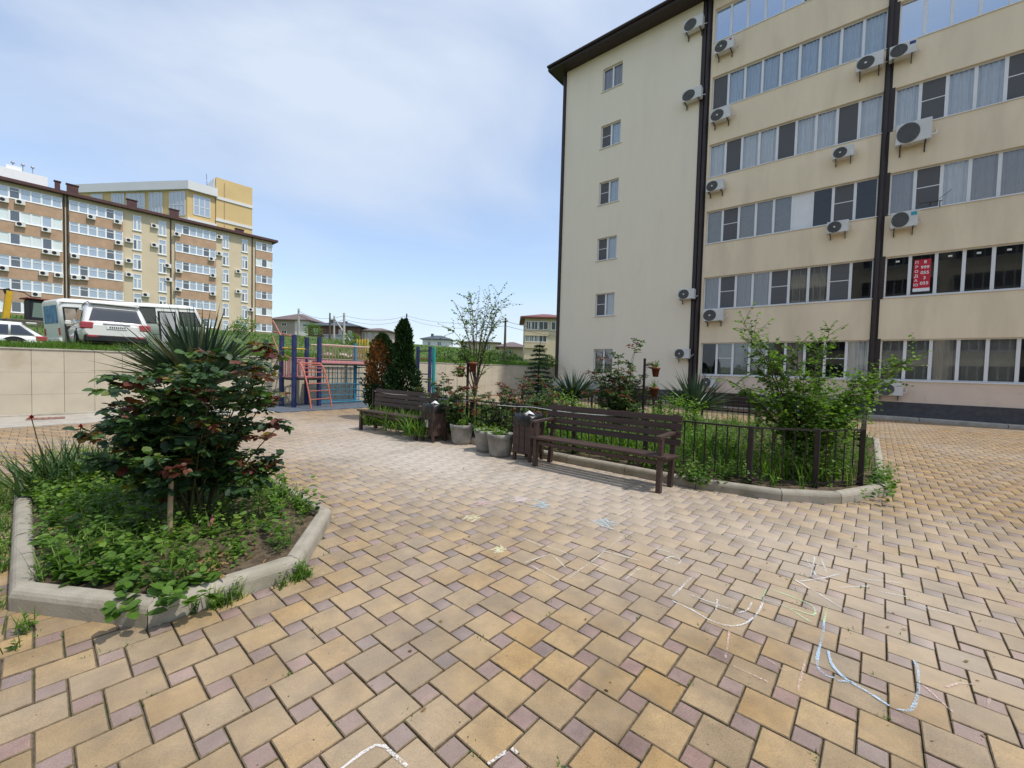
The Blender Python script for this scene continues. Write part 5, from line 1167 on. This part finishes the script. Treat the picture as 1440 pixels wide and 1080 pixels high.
p = at(872, 540, 9.4); rose_bush('rose_bush', 'garden rose bush with reddish tips in front of the blank wall', (p.x, p.y, .1), 1.85, .78, 36, 10, .05, M_rose2, .35, M_rust, 5, tips=[at(897, 478, 9.4), at(893, 490, 9.3), at(840, 505, 9.4), at(915, 512, 9.4)])
for i, (x, d, h, r, lb) in enumerate([(640, 8.3, 1.35, .55, 'garden rose with red young leaves left of the thin young tree'), (700, 8.2, 1.35, .6, 'garden rose bush with red young leaves behind the bucket planters'), (620, 9.3, 1.2, .55, 'garden shrub with pale leaves beside the tall conifer'),
                                      (735, 8.6, 1.3, .7, 'dark leafy garden rose between the bucket planters and the small spruce'), (768, 9.5, 1.45, .65, 'leafy garden rose beside the small spruce')]):
    p = at(x, 540, d); rose_bush('rose_bush', lb, (p.x, p.y, .1), h, r, 18, 8, .042, M_rose2, .4 if i != 2 else .05, M_rust, 3)
for i, (x, d, n) in enumerate([(800, 7.6, 150), (840, 7.2, 160), (880, 7.0, 160), (925, 6.8, 150), (955, 7.8, 140), (820, 9, 150), (770, 8.2, 120), (945, 9.2, 160), (990, 7.0, 150), (1010, 6.4, 110), (590, 8.2, 110), (560, 8.8, 110), (530, 9.4, 110)]):
    p = at(x, 540, d); clump('lily_clump', 'clump of fresh green strap leaves growing in the large garden', 'lily', p.x, p.y, n, .3, .62, .028, .7, 1.4, M_lily, .3, group='lily clumps in the large garden')
p = at(537, 540, 11.2); conifer('thuja', 'rounded thuja with an orange brown dead patch beside the blue frame', p.x, p.y, 2.15, [(0, .25), (.25, .40), (.6, .40), (.85, .28), (1, .05)], 7000, M_thuja, brown=(.66, -1.2, 1.1, .28))
p = at(567, 540, 10.6); conifer('thuja', 'tall slim dark green thuja rising behind the far bench', p.x, p.y, 2.48, [(0, .3), (.25, .44), (.45, .36), (.6, .24), (.75, .19), (.9, .15), (1, .03)], 9000, M_thuja)
def spruce():
    p = at(757, 540, 11.4); H = 2.15; root = empty('spruce', 'small dark spruce with leaning leader standing by the wall corner', 'conifer', (p.x, p.y, .1)); S = MB(); S.tube([(0, 0, 0), (0, 0, H*.8), (.03, 0, H)], [.04, .018, .006], 7); F = Fol(); P, AZ, EL = [], [], []
    for w in range(17):
        t = .06+.92*w/17; n = 9 if t < .7 else 6
        for k in range(n):
            a = 2*math.pi*k/n+w*.7; r = .68*(1-t)**.85*RS.uniform(.8, 1.1)+.05; q0 = Vector((0, 0, H*t)); q1 = Vector((r*math.cos(a), r*math.sin(a), H*t+r*.08-.18*r)); S.tube([q0, q1], [.008, .003], 4)
            m = int(30+r*130)
            for j in range(m): u = (j+.5)/m; P.append(q0.lerp(q1, u)+Vector((0, 0, RS.uniform(-.02, .02)))); AZ.append(a+RS.choice((-1, 1))*RS.uniform(.3, 1.2)); EL.append(RS.uniform(-.7, .5))
    S.build('trunk', bark, root); n = len(P); leaves(F, np.array([v[:] for v in P]), np.array(AZ), np.array(EL), U(0, 3, n), U(.05, .09, n), U(.25, .4, n), U(0, 1, n), LITE_V, LITE_F); F.build('crown', M_spruce, root)
spruce()
base = at(662, 540, 9.4); st = [at(x, y, d) for (x, y, d) in ((634, 462, 9.3), (643, 432, 9.5), (656, 418, 9.3), (662, 415, 9.6), (672, 425, 9.4), (684, 430, 9.5), (690, 418, 9.3), (703, 412, 9.4), (711, 420, 9.5), (706, 442, 9.3), (641, 478, 9.5), (650, 450, 9.2), (697, 455, 9.6), (628, 500, 9.4), (700, 490, 9.5))]
tips_tree('young_tree', 'thin young tree with sparse pale leaves against the sky', 'tree', (base.x, base.y, .1), st, .018, M_elm, 7, .05, 15, lowt=.25, fork=at(670, 548, 9.4))
base = (-.62, 6.95, .1); st = [at(x, y, d) for (x, y, d) in ((1043, 452, 5.6), (1050, 470, 5.9), (1078, 487, 5.7), (1165, 466, 5.6), (1150, 478, 5.9), (1120, 490, 5.5), (1288, 500, 5.6), (1270, 515, 5.9), (1240, 520, 5.6), (1215, 535, 5.3), (1028, 535, 5.6), (1045, 550, 6.0), (1060, 510, 5.8), (1095, 505, 6.1), (1190, 550, 6.1), (1215, 575, 5.7), (1130, 530, 5.3), (1080, 560, 5.4), (1170, 590, 5.4), (1100, 600, 5.5), (1150, 560, 5.2))]
tips_tree('shrub_tree', 'bright green leafy young tree in the railed corner of the garden', 'tree', base, st, .017, M_elm, 10, .045, 34, fill=[(at(1150, 600, 5.5), .45, 1500), (at(1130, 650, 5.5), .45, 1500), (at(1110, 565, 5.7), .5, 900), (at(1180, 560, 5.6), .45, 900)], lowt=.25, spread=.6)
p = at(935, 540, 15.5); F = Fol(); root = empty('juniper_bush', 'low dark green juniper spreading beside the far bench', 'bush', (-6.9, 14.3, 0)); n = 2600
az = U(0, 6.28, n); r = .8*np.sqrt(U(0, 1, n)); leaves(F, np.stack([r*np.cos(az), r*np.sin(az), U(.15, 1.15, n)*(1-.5*(r/.8)**2)], -1), az+NR.normal(0, .5, n), U(.2, 1.1, n), U(0, 3, n), U(.08, .16, n), U(.2, .35, n), U(0, .8, n), LITE_V, LITE_F); F.build('crown', M_spruce, root); b = MB(); b.tube([(0, 0, 0), (0, 0, .6)], .03, 6); b.build('trunk', bark, root)
for i, pl in enumerate(PL):
    F = Fol(); pts = np.array([(RS.gauss(0, .09), RS.gauss(0, .09)) for _ in range(26)]); herbs(F, pts, .34, .03, .14 if i else .2, 8, .045, .3, 1); F.build('plant', M_weed, pl)
b = MB(); b.tube([(0, 0, .34), (.02, .0, .62)], .004, 5); b.build('flower_stem', cane_m, PL[0]); G = Fol(); m = 40; leaves(G, np.tile(np.array([.02, 0, .62]), (m, 1)), U(0, 6.28, m), U(-.4, 1.5, m), U(-.4, .4, m), U(.03, .05, m), U(.8, 1.2, m), U(0, 1, m), LITE_V, LITE_F); G.build('flower', M_red, PL[0])

# --- grass and bushes on the bank
def bank_grass():
    F = Fol()
    def band(n, x0, x1, y0, y1, L0, L1, w, seg=2):
        x = U(x0, x1, n); y = U(y0, y1, n); z = np.interp(-x, [-g for g in _gx], _gz)+.05*np.sin(x*.9+y*.4)*np.sin(y*.7-x*.3)+.04*np.sin(x*2.3+1)*np.sin(y*1.9)-.02
        patch = np.clip(.75+.5*np.sin(x*1.1+2*np.sin(y*.8))*np.sin(y*1.7), .35, 1.3)
        blades(F, np.stack([x, y, z], -1), U(0, 6.28, n), U(.02, .6, n), U(L0, L1, n)*patch, U(.6, 1.3, n)*w, U(.1, .9, n), U(0, 1, n), seg, .1)
    band(26000, -17.2, -15.42, -2, 25, .08, .24, .012); band(1600, -16.8, -15.45, -1, 25, .2, .42, .010, 3); band(26000, -22, -17, -3, 30, .10, .28, .02); band(26000, -34, -22, -4, 45, .12, .35, .035); band(16000, -62, -34, -2, 70, .15, .5, .07)
    stuff(F.build('grass', M_grass))
bank_grass()
def bush(x, y, d, r, h, label, n=900, s=.11, z=None, mat=None):
    p = at(x, y, d); z = hill(p.x, p.y) if z is None else z; root = empty('bush', label, 'bush', (p.x, p.y, z)); b = MB(); b.tube([(0, 0, -.1), (0, 0, h*.6)], .03, 6); b.build('stem', bark, root); F = Fol(); v = NR.normal(0, 1, (n, 3)); v /= np.linalg.norm(v, axis=1)[:, None]; rr = U(.35, 1, n)**.5
    lump = 1+.25*np.sin(v[:, 0]*5+x)*np.sin(v[:, 1]*4+v[:, 2]*6); P = v*(rr*lump)[:, None]*np.array([r, r, h/2])+np.array([0, 0, h*.5]); leaves(F, P, U(0, 6.28, n), U(-.4, .8, n), NR.normal(0, .5, n), U(.6, 1.3, n)*s, U(.8, 1.1, n), U(0, 1, n), LITE_V, LITE_F); F.build('crown', mat or M_weed, root)
bush(625, 505, 30, .8, 1.1, 'bright green bush on the bank left of the thin young tree'); bush(653, 505, 28, .5, .9, 'small bright green bush on the bank behind the thin young tree'); bush(713, 507, 26, .7, .95, 'bright green bush at the foot of the lone dark pole'); bush(688, 505, 30, .6, .8, 'grey green bush between two brighter bushes on the bank')
bush(770, 510, 24, .5, .7, 'green bush on the bank beside the brown corner pipe'); bush(440, 470, 70, 1.5, 2.4, 'dark green bush in front of the brown brick house', 700, .25); bush(495, 480, 52, 1.0, 1.8, 'yellowish bush beside the pale grey concrete pole', 700, .2); bush(345, 468, 60, 1.6, 2.2, 'pale leafy bush on the slope below the tan block', 700, .25); bush(335, 470, 50, 1.0, 1.2, 'low green bush at the foot of the tan block', 600, .2)
bush(955, 560, 8.2, .55, .95, 'yellow green leafy perennial in the garden behind the bench armrest', 1500, .06, .1); bush(790, 560, 9.2, .6, .9, 'leafy perennial in front of the dark yucca', 1400, .06, .1); bush(1005, 600, 6.6, .4, .6, 'low leafy perennial behind the railing beside the bench', 900, .055, .1); bush(1090, 620, 6.6, .45, .75, 'leafy perennial at the foot of the bright green young tree', 1200, .055, .1, M_rose2)
rock = pm('rubble_stone', (.42, .33, .28), .9, .2, 3, .4, 10)
for k in range(9):
    p = at(455+k*7, 497, 21+RS.uniform(-.8, .8)); b = MB(); bm = bmesh.new(); bmesh.ops.create_icosphere(bm, subdivisions=2, radius=RS.uniform(.14, .32))
    for v in bm.verts: v.co *= 1+.25*math.sin(v.co.x*23+k)*math.cos(v.co.y*19+k*2); v.co.z *= .7
    bm.verts.index_update(); b.add([v.co[:] for v in bm.verts], [[v.index for v in f.verts] for f in bm.faces]); bm.free()
    tag(b.build('rubble', rock, None, (p.x, p.y, hill(p.x, p.y)+.08)), 'lump of pale rubble on the bank behind the bridge railing', 'stone', 'rubble on the bank')
b = MB(); p = at(175, 491, 13.6); b.bbox(-.9, .9, -.06, .06, 0, .05, .01); o = tag(b.build('kerb_piece', concrete, None, (p.x, p.y, hill(p.x, p.y)+.05), math.radians(85)), 'white plank lying in the grass behind the estate car bumper', 'plank')

# ---------------------------------------------------------------- chalk on the paving
def chalkm(name, col, dens=.5):
    m = bpy.data.materials.new(name); m.use_nodes = True; t = m.node_tree; l = t.links.new; b = t.nodes['Principled BSDF']; b.inputs['Base Color'].default_value = tuple(col)+(1,); b.inputs['Roughness'].default_value = .95
    g = N(t, 'ShaderNodeNewGeometry'); n1 = N(t, 'ShaderNodeTexNoise'); n1.inputs['Scale'].default_value = 140; n1.inputs['Detail'].default_value = 4; l(g.outputs['Position'], n1.inputs['Vector'])
    n2 = N(t, 'ShaderNodeTexNoise'); n2.inputs['Scale'].default_value = 6; l(g.outputs['Position'], n2.inputs['Vector'])
    ad = N(t, 'ShaderNodeMath', operation='MULTIPLY_ADD'); ad.inputs[1].default_value = .5; l(n2.outputs['Fac'], ad.inputs[0]); l(n1.outputs['Fac'], ad.inputs[2])
    r = N(t, 'ShaderNodeValToRGB'); r.color_ramp.elements[0].position = .72-.2*dens; r.color_ramp.elements[1].position = .95-.2*dens; r.color_ramp.elements[1].color = (.75, .75, .75, 1); l(ad.outputs[0], r.inputs['Fac'])
    l(r.outputs['Color'], b.inputs['Alpha']); return m
def chalk(label, strokes, col, wd=.013, dens=.5):
    c0 = gnd(strokes[0][0]+strokes[0][3][0][0]/strokes[0][2], strokes[0][1]+strokes[0][3][0][1]/strokes[0][2]); root = empty('chalk_drawing', label, 'chalk drawing', (c0.x, c0.y, 0)); cm = chalkm('chalk', col, dens)
    for (ox, oy, s, pts) in strokes:
        P = [gnd(ox+x/s, oy+y/s) for (x, y) in pts]; Q = []
        for i in range(len(P)-1):
            k = max(2, int((P[i+1]-P[i]).length/.06))
            Q += [P[i].lerp(P[i+1], j/k) for j in range(k)]
        Q.append(P[-1]); Q = [Q[0]]+[(Q[i-1]+Q[i]*2+Q[i+1])/4 for i in range(1, len(Q)-1)]+[Q[-1]]; V = []
        for i, q in enumerate(Q):
            d = (Q[min(i+1, len(Q)-1)]-Q[max(i-1, 0)]).normalized(); n_ = Vector((-d.y, d.x, 0))*wd/2*RS.uniform(.7, 1.2); V += [(q.x+n_.x, q.y+n_.y, .0045), (q.x-n_.x, q.y-n_.y, .0045)]
        b = MB(); b.add(V, [(2*i, 2*i+1, 2*i+3, 2*i+2) for i in range(len(Q)-1)]); b.build('stroke', cm, root, (-c0.x, -c0.y, 0))
Zr, Zl, Zb = (900, 600, 2.667), (400, 560, 2.88), (400, 780, 3.6)
chalk('blue chalk outline of a boat shape on the paving', [(*Zr, [(690, 735), (685, 790), (665, 860), (660, 900), (690, 935), (730, 945)]), (*Zr, [(705, 840), (715, 890), (740, 920), (770, 950), (860, 1000), (935, 1050)]), (*Zr, [(1030, 880), (1045, 920), (1045, 1000), (1020, 1075), (960, 1060)]), (*Zr, [(740, 955), (800, 960)])], (.45, .62, .78), .014, .55)
chalk('white curved chalk letters on the paving beside the green chalk marks', [(*Zr, [(195, 565), (120, 640)]), (*Zr, [(120, 655), (200, 690), (260, 730), (350, 757), (410, 735), (450, 690), (465, 640)]), (*Zr, [(290, 650), (285, 690)]), (*Zr, [(418, 660), (408, 690), (370, 700)]), (*Zr, [(180, 630), (250, 655), (290, 670), (350, 690)]), (*Zr, [(60, 460), (110, 470), (150, 490)]), (*Zr, [(90, 500), (130, 525), (160, 505), (130, 485), (95, 495)])], (.72, .72, .72), .012, .55)
chalk('green chalk marks on the paving next to the white curve', [(*Zr, [(475, 610), (455, 655)]), (*Zr, [(490, 612), (640, 665), (660, 690), (655, 715), (600, 692), (540, 678)]), (*Zr, [(400, 640), (520, 660), (640, 735)]), (*Zr, [(705, 670), (695, 705), (690, 735)])], (.5, .68, .42), .012, .55)
chalk('pink chalk lines on the paving below the blue outline', [(*Zr, [(335, 770), (320, 870)]), (*Zr, [(350, 900), (480, 960)]), (*Zr, [(620, 880), (590, 990)]), (*Zr, [(470, 870), (545, 920)]), (*Zr, [(1060, 970), (1180, 1080)]), (*Zr, [(1150, 980), (1200, 960), (1270, 975)]), (*Zr, [(1310, 1020), (1305, 1060)])], (.7, .5, .46), .010, .4)
chalk('scribbled white chalk strokes on the paving in front of the railed corner', [(*Zr, [(625, 500), (660, 560)]), (*Zr, [(655, 490), (640, 565)]), (*Zr, [(630, 530), (670, 520)]), (*Zr, [(680, 500), (700, 550)]), (*Zr, [(600, 582), (690, 570), (750, 553)]), (*Zr, [(800, 555), (830, 575), (920, 580), (1000, 592)]), (*Zr, [(580, 575), (680, 635), (770, 690)]), (*Zr, [(750, 605), (860, 600)]), (*Zr, [(900, 620), (1000, 640)]), (*Zr, [(1040, 670), (1100, 690), (1180, 705)]), (*Zr, [(350, 410), (440, 440)])], (.7, .72, .72), .012, .45)
chalk('crossing white chalk lines on the paving left of the white letters', [(*Zl, [(970, 670), (1080, 630), (1140, 690)]), (*Zl, [(1000, 680), (1110, 740)]), (*Zl, [(1150, 730), (1250, 660), (1380, 550)]), (*Zl, [(1060, 600), (1200, 650), (1310, 700)]), (*Zl, [(1290, 620), (1440, 660)]), (*Zl, [(1380, 735), (1440, 690)]), (*Zl, [(970, 570), (1040, 600)])], (.70, .67, .58), .012, .5)
chalk('white chalk corner line on the paving nearest the small kerbed bed', [(*Zb, [(200, 1160), (300, 1080), (475, 945), (540, 1005), (620, 1075)]), (*Zb, [(1030, 1065), (1125, 1000)]), (*Zb, [(1150, 985), (1180, 1010)])], (.78, .76, .74), .013, .8)
def patch(label, c, r, col, n=14):
    P = gnd(*c); b = MB()
    for k in range(n): a = RS.uniform(0, 3.14); q = P+Vector((RS.gauss(0, r*.35), RS.gauss(0, r*.35), 0)); d = Vector((math.cos(a), math.sin(a), 0))*r*.7; n_ = Vector((-d.y, d.x, 0)).normalized()*.009; z = .0042+k*.00012; b.poly([(q.x-d.x+n_.x, q.y-d.y+n_.y, z), (q.x-d.x-n_.x, q.y-d.y-n_.y, z), (q.x+d.x-n_.x, q.y+d.y-n_.y, z), (q.x+d.x+n_.x, q.y+d.y+n_.y, z)])
    tag(b.build('chalk_patch', chalkm('chalk_patch', col, .5)), label, 'chalk drawing')
patch('small pale yellow chalk star coloured on one paver', (664, 728), .09, (.75, .73, .5)); patch('pale yellow chalk heart coloured on one paver', (703, 774), .06, (.76, .73, .5)); patch('pale pink chalk filling on one paver', (682, 708), .09, (.7, .5, .5)); patch('white and pink chalk scribble on far pavers', (735, 703), .13, (.72, .62, .6)); patch('pale blue chalk scribble on pavers beside the pink scribble', (760, 712), .12, (.5, .62, .66)); patch('pale blue chalk cloud on pavers before the bench', (850, 738), .14, (.55, .64, .68))
